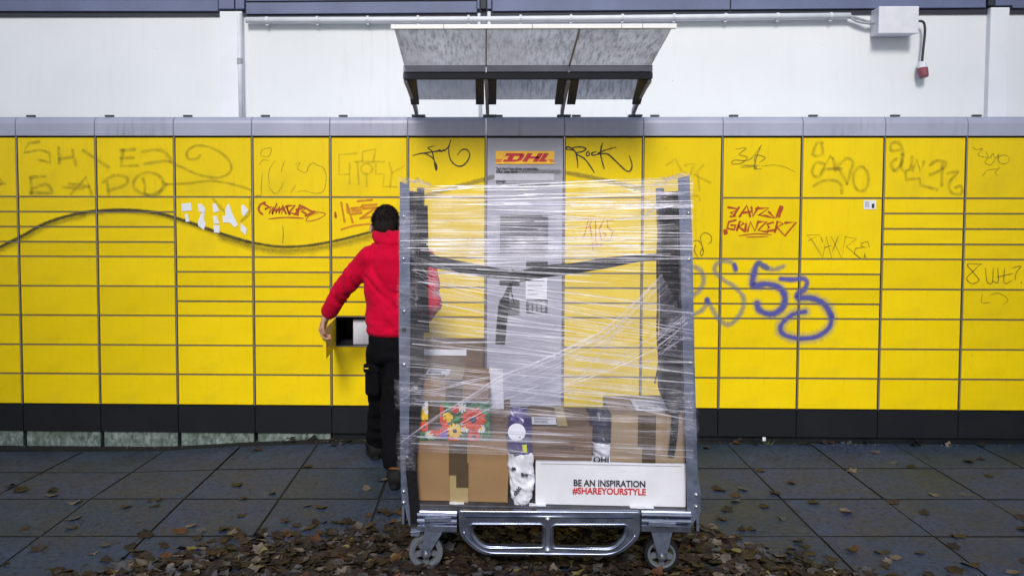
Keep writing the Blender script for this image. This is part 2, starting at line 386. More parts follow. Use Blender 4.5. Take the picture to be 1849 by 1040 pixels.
    def build(s, name, mats, parent=None, smooth=False, bevel=0, loc=None, rot=None, fixn=True):
        me = s.mesh(name, mats, smooth)
        if fixn:
            b = bmesh.new(); b.from_mesh(me); bmesh.ops.recalc_face_normals(b, faces=b.faces); b.to_mesh(me); b.free()
        return link(name, me, parent, bevel, loc, rot)
def link(name, me, parent=None, bevel=0, loc=None, rot=None):
    o = bpy.data.objects.new(name, me); COL.objects.link(o)
    if parent: o.parent = parent
    if loc is not None: o.location = loc
    if rot is not None: o.rotation_euler = rot
    if bevel:
        b = o.modifiers.new('edge', 'BEVEL'); b.width = bevel; b.segments = 2; b.limit_method = 'ANGLE'; b.angle_limit = rad(40)
    return o
def tag(o, label=None, cat=None, group=None, kind=None):
    for a, b in (('label', label), ('category', cat), ('group', group), ('kind', kind)):
        if b: o[a] = b
    return o
def empty(name, loc=(0, 0, 0), rz=0, label=None, cat=None, group=None):
    o = bpy.data.objects.new(name, None); COL.objects.link(o); o.location = loc; o.rotation_euler = (0, 0, rz); o.empty_display_size = .1
    return tag(o, label, cat, group)
def spline(pts, n=6):
    """Catmull-Rom through points of any dimension"""
    pts = [Vector(p) for p in pts]; out = []
    if len(pts) < 3: return [pts[0].lerp(pts[-1], i/4) for i in range(5)]
    for i in range(len(pts)-1):
        a, b, c, d = pts[max(i-1, 0)], pts[i], pts[i+1], pts[min(i+2, len(pts)-1)]
        for j in range(n):
            t = j/n; out.append(.5*((2*b)+(c-a)*t+(2*a-5*b+4*c-d)*t*t+(3*b-a-3*c+d)*t**3))
    return out+[pts[-1]]
def baked(o, name):
    dg = bpy.context.evaluated_depsgraph_get(); me = bpy.data.meshes.new_from_object(o.evaluated_get(dg)); me.name = name
    return me
def text_mesh(s, size, bold=0.0, sx=1.0, align='LEFT', shear=0):
    c = bpy.data.curves.new('text', 'FONT'); c.body = s; c.size = size; c.offset = bold; c.align_x = align; c.resolution_u = 3; c.shear = shear
    o = bpy.data.objects.new('text', c); COL.objects.link(o); me = baked(o, 'lettering')
    bpy.data.objects.remove(o); bpy.data.curves.remove(c)
    me.materials.clear()
    for v in me.vertices: v.co.x *= sx
    return me
def text(name, s, size, mat, parent, loc, rot=(math.pi/2, 0, 0), bold=0.0, sx=1.0, align='LEFT', shear=0):
    me = text_mesh(s, size, bold, sx, align, shear); me.materials.append(mat); return link(name, me, parent, 0, loc, rot)

# ================================================================== SETTING: ground, building
g = MB(); g.grid(40, 40, lambda a, b: ((a-.5)*800, (b-.5)*800, -.085), 0)
tag(g.build('ground', M['asphalt']), kind='structure')

def dip(x, y):
    sm = lambda t: max(0, min(1, t))**2*(3-2*max(0, min(1, t)))
    return -.05*sm((-1.15-x)/1.1)*sm((y+1.1)/.9)
bed = MB(); bed.grid(70, 40, lambda a, b: ((lambda x, y: (x, y, -.0048+1.0*dip(x, y)-(.010 if dip(x, y) < -.0005 else 0)+.001*noise.noise((x*9, y*9, 0))))(-4.6+a*9.4, -3.25+b*3.95)), 0)
pav = tag(bed.build('pavement', M['soil'], smooth=True), kind='structure')
XE = [-4.12, -3.6, -3.07, -2.55, -2.035, -1.55, -1.06, -.545, -.03, .49, 1.015, 1.54, 2.07, 2.6, 3.12, 3.64, 4.16]
YE = [-.075, -.58, -1.095, -1.59, -2.09, -2.6, -3.1]
for i in range(len(XE)-1):
    for j in range(len(YE)-1):
        xa, xb = XE[i]+random.uniform(.002, .007), XE[i+1]-random.uniform(.002, .007)
        xc, yc = (xa+xb)/2, (YE[j]+YE[j+1])/2
        sk = lambda x: .0275*x
        ya, yb = YE[j+1]+random.uniform(.004, .009), YE[j]-random.uniform(.004, .009)
        h = random.uniform(-.0012, .0015); tx, ty = random.uniform(-.0035, .0035), random.uniform(-.0035, .0035)
        mb = MB(); vs = []
        for (c, z) in ((.0015, 0), (0, -.0015), (0, -.04)):
            for x, y in ((xa+c, ya+c), (xb-c, ya+c), (xb-c, yb-c), (xa+c, yb-c)):
                Y = y+sk(x); vs.append((x-xc, Y-yc-sk(xc), z+h+tx*(x-xc)+ty*(y-yc)+dip(x, Y)))
        sf = lambda q: [(q+a, q+4+a, q+4+(a+1) % 4, q+(a+1) % 4) for a in range(4)]
        mb.add(vs, [(0, 1, 2, 3)]); mb.add(vs, sf(0)+sf(4), 1); mb.build('paving_slab', [M['slab'], M['soil']], pav, loc=(xc, yc+sk(xc), 0))

WY = .70                                            # face of the white building
bld = empty('building', (0, WY, 0), 0, 'white rendered building with blue grey fascia rising behind the yellow lockers', 'building')
bl = lambda px, py, Y=WY: at(px, py, Y)-Vector((0, WY, 0))
ZB = bl(600, 25).z
wl = MB(); wl.box(-8, 8, 0, .3, -.08, ZB+.03); wl.build('wall', M['wall'], bld)
for xa, xb, yt in ((397, 437, 21), (1788, 1822, 14)):
    a, b = bl(xa, 60, WY-.05), bl(xb, 60, WY-.05); m = MB(); m.box(a.x, b.x, -.05, .0, -.08, bl(xa, yt, WY-.05).z); m.build('pilaster', M['pilaster'], bld, bevel=.004)
def fascia(x0, x1, y0a, y0b):
    za, zb = bl(x0, y0a).z, bl(x1, y0b).z; xa, xb = bl(x0, 10).x, bl(x1, 10).x
    m = MB(); m.prism([(xa, za), (xb, zb), (xb, zb+.078), (xa, za+.078)], -.03, .0); m.build('fascia_board', M['fascia'], bld, bevel=.003)
    m = MB(); m.prism([(xa, za+.092), (xb, zb+.092), (xb, zb+.6), (xa, za+.6)], -.022, .0); m.build('fascia_board', M['fascia'], bld, bevel=.003)
fascia(-560, 396, 22, 22.5); fascia(446, 861, 27.5, 25); fascia(889, 1316, 22.5, 19.5); fascia(1318, 1776, 19.5, 16); fascia(1824, 2500, 17, 13)
m = MB(); m.box(-8, 8, -.012, .0, ZB-.02, ZB+.9); m.build('fascia_backing', M['fascia_dark'], bld)
for x0, x1, mt in ((398, 426, 'fascia'), (428, 444, 'fascia'), (862, 866, 'fascia'), (868, 878, 'fascia_dark'), (880, 887, 'fascia'), (1778, 1790, 'fascia_dark'), (1791, 1822, 'fascia')):
    a, b = bl(x0, 10).x, bl(x1, 10).x; m = MB(); m.box(a, b, -.045, -.001, bl(x0, 20 if x0 < 1700 else 14).z+.003, ZB+.9); m.build('fascia_post', M[mt], bld, bevel=.003)

# pipes on the wall
def pipe_thing(name, label, pts, r, brackets, collars=()):
    p0 = at(*pts[0], WY-.05); root = empty(name, p0, 0, label, 'pipe')
    W_ = [at(x, y, WY-.05)-p0 for x, y in pts]
    mb = MB(); mb.tube(W_, r, 14); mb.build('pipe', M['pipe'], root, smooth=True)
    for x, y in brackets:
        q = at(x, y, WY-.05)-p0; d = (W_[-1]-W_[0]).normalized()
        mb = MB(); mb.cyl(q-d*.008, q+d*.008, r*1.16, n=14); e = q+Vector((0, 0, -.004)); mb.box(e.x-.008, e.x+.008, .0, .045, e.z-r*1.5, e.z-r*.9); mb.build('bracket', M['pipe'], root)
    for x, y in collars:
        q = at(x, y, WY-.05)-p0; d = (W_[-1]-W_[0]).normalized(); mb = MB(); mb.cyl(q-d*.02, q+d*.02, r*1.2, n=14); mb.build('collar', M['pipe_grey'], root, smooth=False)
pipe_thing('wall_pipe', 'long white horizontal pipe clipped under the blue grey fascia', [(444, 37), (700, 36.5), (877, 35.5), (1240, 32), (1535, 29)], .021,
           [(x, 37-(x-444)*.0073) for x in (482, 573, 664, 755, 846, 940, 1031, 1124, 1217, 1310, 1404, 1500)])
pipe_thing('downpipe', 'white vertical pipe running down beside the wall pilaster', [(431.5, 24), (436, 230)], .017, [], [(433, 111)])
pipe_thing('riser_pipe', 'thin white riser pipe passing behind the canopy, crossing the horizontal pipe', [(865, 25), (867.5, 240)], .0105, [])
pipe_thing('riser_pipe', 'short thicker white riser pipe ending beside the thin one above the canopy', [(883, 22), (883.5, 90)], .0125, [])
p0 = at(1620, 40, WY); jb = empty('junction_box', p0, 0, 'white junction box high on the wall where the horizontal pipe ends', 'electrical box')
a, b = at(1587, 60.5, WY-.14)-p0, at(1659, 12.5, WY-.14)-p0
m = MB(); m.box(a.x, b.x, -.115, 0, a.z, b.z); m.build('housing', M['boxwhite'], jb, bevel=.005)
m = MB(); m.box(a.x-.003, b.x+.003, -.142, -.117, a.z-.003, b.z+.003); m.build('lid', M['boxwhite'], jb, bevel=.006)
m = MB(); m.cyl((a.x-.03, -.06, a.z+.09), (a.x, -.06, a.z+.09), .016, n=10); m.build('cable_gland', M['pipe_grey'], jb)
m = MB()
for dz in (0, -.022):
    m.tube(spline([at(1533, 29, WY-.05)-p0+Vector((0, 0, dz*.3)), at(1550, 34, WY-.05)-p0+Vector((0, 0, dz)), Vector((a.x-.02, -.06, a.z+.09+dz*.4))]), .009, 8)
m.build('conduit', M['pipe_grey'], jb, smooth=True)
q0 = at(1665, 125, WY-.05); so_ = empty('hanging_socket', q0, 0, 'dull red and white plug socket hanging on a black cable from the junction box', 'plug socket')
m = MB(); m.tube(spline([at(*p, WY-.06)-q0 for p in ((1657, 39), (1664, 39), (1669, 44), (1670, 60), (1667, 90), (1665, 112))]), .0085, 8); m.build('cable', M['cable'], so_, smooth=True)
m = MB(); m.cyl((0, 0, .05), (0, 0, .004), .026, .034, 14); m.build('socket_body', M['boxwhite'], so_, bevel=.004)
m = MB(); m.cyl((.0, -.004, .003), (.006, -.02, -.06), .036, .03, 14); m.build('socket_cap', M['redplug'], so_, bevel=.006)

# two unseen trees added behind the camera to shade the locker wall ends
def unseen_tree(x, y, h, r, label, seed):
    q = random.Random(seed); root = empty('unseen_tree', (x, y, -.08), 0, label, 'unseen_tree', 'unseen trees added for shade')
    m = MB(); m.tube(spline([(0, 0, 0), (.05, .03, h*.3), (-.08, .05, h*.55), (.05, 0, h*.8)]), [.26-.012*i for i in range(19)], 12)
    for i in range(9):
        a = i*2.4+q.random(); z = h*(.35+.045*i); L = r*q.uniform(.6, .9); m.tube(spline([(0, 0, z), (L*.5*math.cos(a), L*.5*math.sin(a), z+L*.35), (L*math.cos(a), L*math.sin(a), z+L*.5)]), [.09-.005*j for j in range(13)], 7)
    m.build('trunk', M['bark'], root, smooth=True)
    m = MB()
    cl_ = [Vector((r*.72*math.cos(i*2.4)*q.uniform(.3, 1), r*.72*math.sin(i*2.4)*q.uniform(.3, 1), h*q.uniform(.42, .95))) for i in range(26)]
    for c in cl_:
        for i in range(120):
            d = Vector((q.gauss(0, 1), q.gauss(0, 1), q.gauss(0, .8))).normalized()*(r*.36*q.random()**.4); p = c+d; e1 = Vector((q.gauss(0, 1), q.gauss(0, 1), q.gauss(0, 1))).normalized(); e2 = e1.orthogonal().normalized(); s_ = q.uniform(.08, .17)
            m.add([p-e1*s_, p+e2*s_*.6, p+e1*s_, p-e2*s_*.6], [(0, 1, 2, 3)])
    m.build('crown', M['foliage'], root, fixn=False)
M['bark'] = simple('bark', (.06, .05, .04, 1), .9, 0, .3, 12, .6); M['foliage'] = simple('autumn foliage', (.09, .075, .02, 1), .7, 0, .4, 3, 0)
unseen_tree(-6.0, -9.3, 9.5, 3.6, 'tall trunk and crown added out of view to shade the wave graffiti end of the lockers', 3)
unseen_tree(5.1, -9.3, 9.5, 3.6, 'tall trunk and crown added out of view to shade the blue number end of the lockers', 4)

# ================================================================== PARCEL LOCKER BANK
lk = empty('parcel_locker', (0, 0, 0), 0, 'long yellow parcel locker wall with a grey cap, dark plinth and graffiti', 'parcel locker')
XB = [-4.03, -3.52, -3.013, -2.501, -1.993, -1.491, -.991, -.495, .0012, .497, .994, 1.4907, 1.989, 2.502, 3.010, 3.52, 4.03]
Z = dict(b=.2165, a=.416, c=.606, d=.797, e=.891, f=.987, g=1.081, h=1.177, q=1.2715, r=1.3685, s=1.465, t=1.5615, T=1.9435)
A_ = 'bacdfhqrst'; D_ = 'bacdefght'
ROWS = {0: A_, 1: A_, 2: A_, 3: A_, 4: D_, 5: D_, 6: D_, 7: D_, 8: '', 9: D_, 10: 'bacdefgh', 11: D_, 12: D_, 13: A_, 14: A_, 15: A_}
ROWS[4] = 'bacdefght'
doors = {}
OPEN = None
for i in range(len(XB)-1):
    xa, xb = XB[i], XB[i+1]; xc = (xa+xb)/2
    # frame with joint strips, standing 3 mm proud of the doors
    fr = MB(); fr.box(xa-.0035, xa+.0035, -.003, .03, .2165, 1.948)
    for ch in ROWS[i]:
        if ch == 'b' or i == 8: continue
        fr.box(xa+.0035, xb-.0035, -.002, .03, Z[ch]-.002, Z[ch]+.002)
    fr.build('joint_strip', M['strip'], lk)
    # carcass
    c = MB()
    if i == 6:
        c.box(xa, xb, .026, .6, Z['d'], 1.95); c.box(xa, xb, .026, .6, .2, Z['c']); c.box(xa, xb, .56, .6, Z['c'], Z['d'])
        c.box(xa, xa+.012, .026, .56, Z['c'], Z['d']); c.box(xb-.012, xb, .026, .56, Z['c'], Z['d'])
        OPEN = (xa, xb)
    else: c.box(xa, xb, .026, .6, .2, 1.95)
    c.build('carcass', M['dark'], lk)
    if i == 8:
        m = MB(); m.panel(xa+.008, xb-.008, .222, 1.938, 0, .022); m.build('console_panel', M['console'], lk)
    else:
        zs = [Z[ch] for ch in ROWS[i]]+[Z['T']]
        for z0, z1 in zip(zs, zs[1:]):
            w, h = round(xb-xa-.016, 3), round(z1-z0-.0085, 3)
            if i == 6 and abs(z0-Z['c']) < .01: continue
            if (w, h) not in doors: mb = MB(); mb.panel(-w/2, w/2, -h/2, h/2, 0, .022); doors[w, h] = mb.mesh('locker_door', M['yellow'])
            link('locker_door', doors[w, h], lk, 0, (xc, random.uniform(0, .0011), (z0+z1)/2), (random.gauss(0, .0026), 0, random.gauss(0, .002)))
    # cap and plinth
    pr = [(-.010, 1.951), (-.010, 2.030), (-.006, 2.048), (.004, 2.062), (.02, 2.071), (.05, 2.075), (.62, 2.082), (.62, 1.951)]
    m = MB(); m.prism(pr, xa+.0015, xb-.0015, 'x'); m.build('cap_panel', M['cap'], lk, smooth=False, bevel=.002)
    m = MB(); m.box(xa+.05, xa+.105, .03, .05, 2.0755, 2.087); m.build('cap_clip', M['canopy_dark'], lk)
    m = MB(); m.panel(xa+.0015, xb-.0015, .037, .213, .004, .03); m.build('plinth_panel', M['plinth'], lk)
    if xa < -1.3:
        m = MB(); m.box(xa+.012, xb-.012, .02, .5, -.09, .036); m.build('foundation_block', M['concrete'], lk, bevel=.006)
    else:
        m = MB(); m.box(xa, xb, .03, .5, -.07, .036); m.build('foundation_block', M['plinth'], lk)
# the open compartment door, swung out 90 degrees on its left hinge
w = OPEN[1]-OPEN[0]-.016; h = Z['d']-Z['c']-.0085
od = MB(); od.panel(0, w, -h/2, h/2, 0, .02)
odo = od.build('locker_door', M['yellow'], lk, loc=(OPEN[0]+.012, -.004, (Z['c']+Z['d'])/2), rot=(0, 0, rad(-87))); odo['label'] = 'yellow locker door swung open'
m = MB(); m.cyl((w-.16, .02, 0), (w-.16, .027, 0), .009, n=12); m.build('lock', M['bolt'], odo)
m = MB(); m.box(.0, .03, .02, .026, -.07, -.04); m.box(.0, .03, .02, .026, .04, .07); m.build('hinge', M['galv_dark'], odo)
pb = MB(); pp = at(638, 600, .06); qq = at(672, 575, .06)
pb.box(0, .24, 0, .3, 0, qq.z-Z['c']-.01)
pbo = pb.build('parcel', M['card_white'], bevel=.004, loc=(pp.x, .05, Z['c']+.003))
tag(pbo, 'small white parcel lying inside the open locker compartment', 'parcel')

# ---------------------------------------------------------------- console column
def cpanel(name, x0, y0, x1, y1, mat, yf=-.002, th=.003, par=None, bevel=0):
    a, b = at(x0, y1, yf), at(x1, y0, yf); m = MB(); m.box(a.x, b.x, yf, yf+th, a.z, b.z); return m.build(name, mat, par or lk, bevel=bevel)
sg = cpanel('logo_sign', 895, 273, 1001, 296.5, M['sign_yellow'], -.006, .005)
def logo():
    m = MB(); y = -.0068
    def poly(pts):
        vs = [at(895+(px/330)*106, 273+(py/70)*23.5, y) for px, py in pts]; m.add(vs, [list(range(len(vs)))])
    # three slanted capitals, 330 x 70 units
    poly([(60, 12), (150, 12), (144, 27), (52, 27)]); poly([(76, 27), (106, 27), (92, 46), (64, 46)]); poly([(46, 46), (130, 46), (112, 58), (40, 58)])
    poly([(150, 12), (163, 17), (160, 30), (144, 50), (112, 58), (120, 46), (132, 34), (135, 27)])
    poly([(180, 12), (208, 12), (176, 58), (148, 58)]); poly([(196, 29), (246, 29), (237, 41), (188, 41)]); poly([(240, 12), (268, 12), (236, 58), (208, 58)])
    poly([(272, 12), (300, 12), (275, 47), (248, 47)]); poly([(248, 47), (292, 47), (283, 58), (240, 58)])
    for d, a in ((44, 40), (50, 36), (56, 32)): poly([(0, d), (a, d), (a-2, d+3), (0, d+3)]); poly([(296+(d-44), d), (330, d), (330, d+3), (294+(d-44), d+3)])
    return m.build('logo', M['sign_red'], sg, fixn=False)
logo()
def ctext(s, px, py, hpx, wpx=None, mat='ink', parent=lk, Y=-.0035):
    p = at(px, py, Y); sz = hpx/284*1.6; me = text_mesh(s, sz, .0007)
    wd = max(v.co.x for v in me.vertices) or 1
    if wpx: f = (wpx/284)/wd; [setattr(v.co, 'x', v.co.x*f) for v in me.vertices]
    me.materials.append(M[mat]); return link('lettering', me, parent, 0, p, (math.pi/2, 0, 0))
ctext('Tag & Nacht Pakete abholen und verschicken.', 896, 307, 4.2, 75); ctext('Einfach besser überall', 896, 312, 4.2, 38)
cpanel('info_strip', 893, 314, 1000, 326, M['strip_pale'], -.0025)
ctext('Hinweis:', 896, 329.5, 3.6, 17); ctext('Diese Packstation ist unentgeltlich und videoüberwacht', 896, 334.5, 4, 96)
cpanel('console_border', 892, 340, 893, 566, M['bezel'], -.0016, .001); cpanel('console_border', 1001, 340, 1002, 566, M['bezel'], -.0016, .001)
bz = cpanel('display', 899, 385, 994, 461, M['bezel'], -.006, .006, bevel=.002); cpanel('screen', 903, 389, 990, 457, M['screen'], -.008, .002, bz)
cpanel('receipt_slot', 950, 471, 989, 483, M['black'], -.006, .006, bevel=.002)
cpanel('card_reader', 902, 489, 938, 515, M['black'], -.012, .012, bevel=.002)
kp = cpanel('keypad', 950, 541, 989, 565, M['galv_dark'], -.008, .008, bevel=.002)
for r in range(3):
    for c in range(4): cpanel('key', 955+c*8, 544+r*7, 960+c*8, 549+r*7, M['bezel'], -.011, .003, kp)
nt = cpanel('paper_notice', 949, 499, 988, 540, M['paper'], -.010, .0015)
for j in range(4): cpanel('notice_print', 953, 507+j*8, 953+random.choice((18, 26, 30)), 508+j*8, M['ink_grey'], -.0108, .0006, nt)
cpanel('barcode_scanner', 902, 541, 938, 567, M['black'], -.022, .022, bevel=.004)
cpanel('lower_flap', 905, 570, 990, 640, M['console'], -.004, .004, bevel=.002)

# small stickers on the doors
st = cpanel('sticker', 1559, 362, 1582, 378, M['paper'], -.002, .0008)
for j in range(3): cpanel('sticker_print', 1562, 365+j*3.6, 1570, 366.4+j*3.6, M['ink_grey'], -.0026, .0004, st)
cpanel('sticker_print', 1574, 368, 1579, 376, M['ink'], -.0026, .0004, st)
Z7 = lambda x, y: (310+x/4.51, 340+y/4.51)
for poly in ([(78, 128), (155, 118), (165, 180), (85, 190)], [(105, 212), (130, 210), (145, 272), (115, 275)], [(212, 128), (240, 128), (275, 165), (268, 200), (222, 192)],
             [(240, 205), (270, 195), (262, 250), (278, 290), (262, 340), (215, 305), (215, 270)], [(332, 128), (360, 125), (388, 188), (340, 198)],
             [(335, 228), (365, 225), (388, 288), (345, 290)], [(340, 300), (392, 305), (388, 365), (345, 360)],
             [(455, 128), (470, 135), (490, 200), (540, 300), (515, 320), (470, 280), (418, 280), (415, 225), (440, 225), (435, 180)],
             [(565, 145), (582, 132), (625, 180), (585, 235), (570, 200)], [(562, 282), (612, 330), (603, 382), (562, 345)]):
    vs = [at(*Z7(*p), -.0028) for p in poly]; m = MB(); m.prism([(v.x, v.z) for v in vs], -.0030, -.0022); m.build('torn_sticker', M['paper'], lk)

# ---------------------------------------------------------------- graffiti (thin paint strokes lying on the door faces)
lay = [0]
def graffiti(name, label, strokes, parent=lk):
    """strokes: (paint, width px, [(px,py)...], smooth)"""
    mb = MB(); mats = []
    for paint, wpx, pts, sm in strokes:
        if P[paint] not in mats: mats.append(P[paint])
        mi = mats.index(P[paint]); lay[0] += 1; y = -.0013-.000006*(lay[0] % 110)
        q = [at(px, py, y) for px, py in pts]
        q = spline(q, 7 if sm else 1) if len(q) > 2 and sm else (q if len(q) > 2 else spline(q))
        wd = wpx/284/2; vs = []; uv = []; L = 0
        for i, p in enumerate(q):
            d = q[min(i+1, len(q)-1)]-q[max(i-1, 0)]; d.y = 0
            d = d.normalized() if d.length > 1e-6 else Vector((1, 0, 0)); nn = Vector((-d.z, 0, d.x))
            tt = i/max(1, len(q)-1); w_ = wd*(1+.32*noise.noise((p.x*40, p.z*40, lay[0])))*(1 if wpx > 4 else .55+.45*min(1, 6*tt, 6*(1-tt))); L += (p-q[i-1]).length if i else 0
            vs += [p+nn*w_, p-nn*w_]; uv += [(L+.01, 1), (L+.01, 0.0001)]
        # rounded ends
        fs = [(2*i, 2*i+1, 2*i+3, 2*i+2) for i in range(len(q)-1)]
        for e, sgn in ((0, -1), (len(q)-1, 1)):
            d = (q[min(e+1, len(q)-1)]-q[max(e-1, 0)]); d.y = 0; d = d.normalized() if d.length > 1e-6 else Vector((1, 0, 0))
            nn = Vector((-d.z, 0, d.x)); o = len(vs); n = 6
            vs.append(q[e]); uv.append((L, .5))
            for j in range(n+1):
                t = math.pi*j/n; vs.append(q[e]+nn*(math.cos(t)*wd)+d*(sgn*math.sin(t)*wd)); uv.append((L, 1 if j < n else .9999))
            fs += [(o, o+1+j, o+2+j) for j in range(n)]
        mb.add(vs, fs, mi, uv)
    o = mb.build(name, mats, parent, fixn=False); o['label'] = label; return o
def T(off, sc): return lambda L: [(off[0]+x/sc, off[1]+y/sc) for x, y in L]
def circ(cx, cy, rx, ry, a0=0, a1=360, n=16): return [(cx+rx*math.cos(rad(a0+(a1-a0)*i/n)), cy+ry*math.sin(rad(a0+(a1-a0)*i/n))) for i in range(n+1)]
# faded olive letters, two rows
O = 9
graffiti('graffiti', 'faded olive capital letters wiped across two doors', [('olive', O, p, s) for p, s in (
    ([(70, 256), (52, 259), (43, 276), (72, 271), (89, 276), (91, 294), (70, 289)], 0), ([(106, 267), (107, 295)], 0), ([(107, 287), (130, 284)], 0), ([(131, 272), (137, 298)], 0),
    ([(150, 272), (172, 287), (196, 302)], 0), ([(244, 270), (218, 272)], 0), ([(222, 272), (218, 300), (248, 299)], 0), ([(218, 286), (240, 285)], 0),
    ([(258, 274), (288, 271), (306, 284), (308, 292)], 1), ([(262, 296), (304, 290)], 0),
    ([(80, 319), (54, 320)], 0), ([(55, 322), (57, 350)], 0), ([(60, 340), (84, 333), (94, 346)], 1), ([(55, 349), (92, 349)], 0),
    ([(114, 338), (150, 341)], 0), ([(128, 350), (156, 320), (166, 351)], 0), ([(125, 332), (160, 337)], 0), ([(193, 328), (197, 351)], 0),
    ([(186, 329), (206, 317), (229, 321), (226, 334), (196, 344)], 1), (circ(268, 332, 27, 20, -10, 350), 1), ([(258, 323), (262, 336), (262, 350), (280, 355), (296, 340), (300, 333)], 1))])
graffiti('graffiti', 'olive spiral and long curved tail', [('olive', 7, p, 1) for p in (
    [(306, 292), (330, 303), (360, 316), (395, 321), (415, 311), (416, 295), (400, 277), (375, 265), (352, 264), (338, 274), (340, 287), (354, 287), (361, 281)],
    [(300, 333), (340, 331), (380, 327), (420, 333), (452, 343)], [(452, 358), (450, 385), (435, 400)], [(385, 360), (405, 382)])])
z1 = T((0, 180), 2.971)
graffiti('graffiti', 'thin faint pen drawing of a flower', [('pen_faint', 1.7, z1(p), 1) for p in (
    [(1400, 300), (1405, 270), (1455, 262), (1440, 305), (1400, 300)], [(1390, 350), (1410, 325), (1440, 328)], [(1408, 395), (1402, 460), (1400, 512), (1370, 515)],
    [(1475, 330), (1450, 365), (1440, 410), (1445, 450)], [(1530, 325), (1515, 360), (1508, 390)], [(1440, 465), (1475, 505), (1505, 480), (1520, 440)],
    [(1580, 350), (1610, 338), (1595, 370), (1640, 392), (1655, 360), (1680, 340), (1700, 352), (1735, 368), (1750, 420), (1735, 490), (1690, 503), (1630, 490), (1592, 497)], [(1560, 500), (1585, 460)])])
z8 = T((600, 240), 6.604)
graffiti('graffiti', 'wiped blocky outline letters', [('olive_faint', 5, z8(p), s) for p, s in (
    ([(290, 243), (80, 262), (80, 500), (200, 490)], 0), ([(205, 360), (207, 610)], 0), ([(300, 350), (315, 612)], 0), ([(360, 335), (360, 228), (520, 190), (490, 330)], 0),
    ([(270, 345), (620, 345)], 0), (circ(410, 430, 68, 62), 1), ([(410, 515), (410, 640)], 0), ([(520, 370), (520, 490), (622, 495), (600, 640), (770, 645)], 0),
    ([(680, 355), (710, 480)], 0), ([(860, 395), (712, 480), (692, 640)], 0))])
graffiti('graffiti', 'black marker signature with a big curl', [('black', 2.6, z8(p), 1) for p in (
    [(965, 272), (1040, 250), (1140, 236), (1230, 222), (1330, 212), (1385, 165), (1415, 85)],
    [(1210, 160), (1140, 180), (1185, 215), (1200, 260), (1215, 330), (1246, 405), (1238, 445), (1222, 380), (1212, 320), (1160, 275), (1095, 247), (1020, 255), (965, 272)],
    [(1250, 225), (1280, 205), (1300, 226), (1325, 205), (1345, 212)], [(1415, 85), (1388, 200), (1410, 320), (1475, 388), (1545, 395), (1610, 340), (1638, 260), (1605, 202), (1545, 205), (1495, 260)])])
zf = T((700, 230), 3.152)
graffiti('graffiti', 'black marker word Rock with a long hook', [('black', 2.7, zf(p), 1) for p in (
    [(1060, 132), (1020, 125), (1014, 114), (1040, 116), (1068, 142), (1080, 190), (1082, 228)], [(1040, 120), (1090, 112), (1128, 122), (1110, 138), (1072, 150), (1120, 180), (1155, 225), (1175, 257)],
    [(1140, 138), (1150, 155), (1136, 163), (1130, 150), (1140, 138)], [(1185, 140), (1162, 148), (1168, 160), (1192, 156)], [(1222, 92), (1212, 150), (1232, 235)],
    [(1297, 115), (1240, 130), (1195, 152), (1250, 152), (1300, 195), (1350, 242), (1378, 250), (1391, 215), (1376, 166)])])
z7 = T((310, 340), 4.51)
graffiti('graffiti', 'rust orange marker tag with an underline', [('orange', 4.3, z7(p), 0) for p in (
    [(758, 116), (722, 132), (706, 165), (716, 195), (738, 211)], [(742, 122), (790, 152), (758, 172), (812, 152), (790, 208), (832, 152), (818, 212), (858, 122), (850, 205), (880, 150), (872, 205), (908, 132), (890, 212), (932, 140), (962, 218), (938, 150)],
    [(905, 150), (930, 205)], [(840, 180), (910, 170)], [(945, 145), (1004, 140), (958, 196), (1012, 214)], [(1010, 205), (1042, 130), (1026, 218)], [(1015, 175), (1060, 165)], [(1042, 140), (1090, 165), (1058, 190), (1092, 205)], [(1070, 150), (1130, 185), (1170, 187), (1090, 225)])]
    + [('orange', 1.6, z7([(1120, 190), (1200, 195), (1252, 210), (1205, 245), (1130, 268), (1094, 262), (1120, 225), (1190, 200)]), 1), ('orange', 2.6, z7([(792, 250), (930, 238), (1072, 245)]), 1), ('pen', 1.4, z7([(905, 305), (908, 380), (903, 450)]), 1)])
graffiti('graffiti', 'broad see-through orange marker letters', [('orange_faint', 5, z7(p), 0) for p in (
    [(1380, 118), (1408, 272)], [(1425, 128), (1434, 200)], [(1432, 140), (1474, 278)], [(1462, 165), (1556, 155)], [(1470, 186), (1545, 178)], [(1472, 210), (1545, 200)], [(1512, 106), (1632, 94)], [(1550, 140), (1668, 133)],
    [(1560, 165), (1720, 155)], [(1660, 160), (1545, 240)], [(1535, 245), (1620, 232)], [(1384, 335), (1480, 305), (1612, 290)], [(1780, 165), (1830, 190)])] + [('orange', 4.5, z7([(1332, 200), (1336, 236)]), 0)])
wv = [(-40, 468), (0, 446), (40, 426), (72, 408), (105, 395), (150, 384), (200, 379.5), (245, 380), (290, 386), (340, 401), (400, 422), (450, 437), (500, 445), (550, 444), (600, 436), (650, 424), (700, 410)]
graffiti('graffiti', 'long black spray wave running over six doors', [('spray_haze', 17, [(x, y+5) for x, y in wv[:6]], 1), ('spray_black', 7.5, wv[:12], 1), ('spray_black', 6, wv[11:], 1), ('spray_haze', 20, [(x, y+7) for x, y in wv[10:]], 1), ('spray_haze', 13, [(x, y+3) for x, y in wv[5:12]], 1)])
graffiti('graffiti', 'grey spray arc over the console', [('spray_grey', 11, p, 1) for p in ([(735, 372), (765, 356), (800, 344), (835, 335), (875, 324)], [(878, 323), (915, 314), (960, 310), (1010, 311)], [(1020, 312), (1060, 319), (1105, 329), (1160, 341)])], lk)
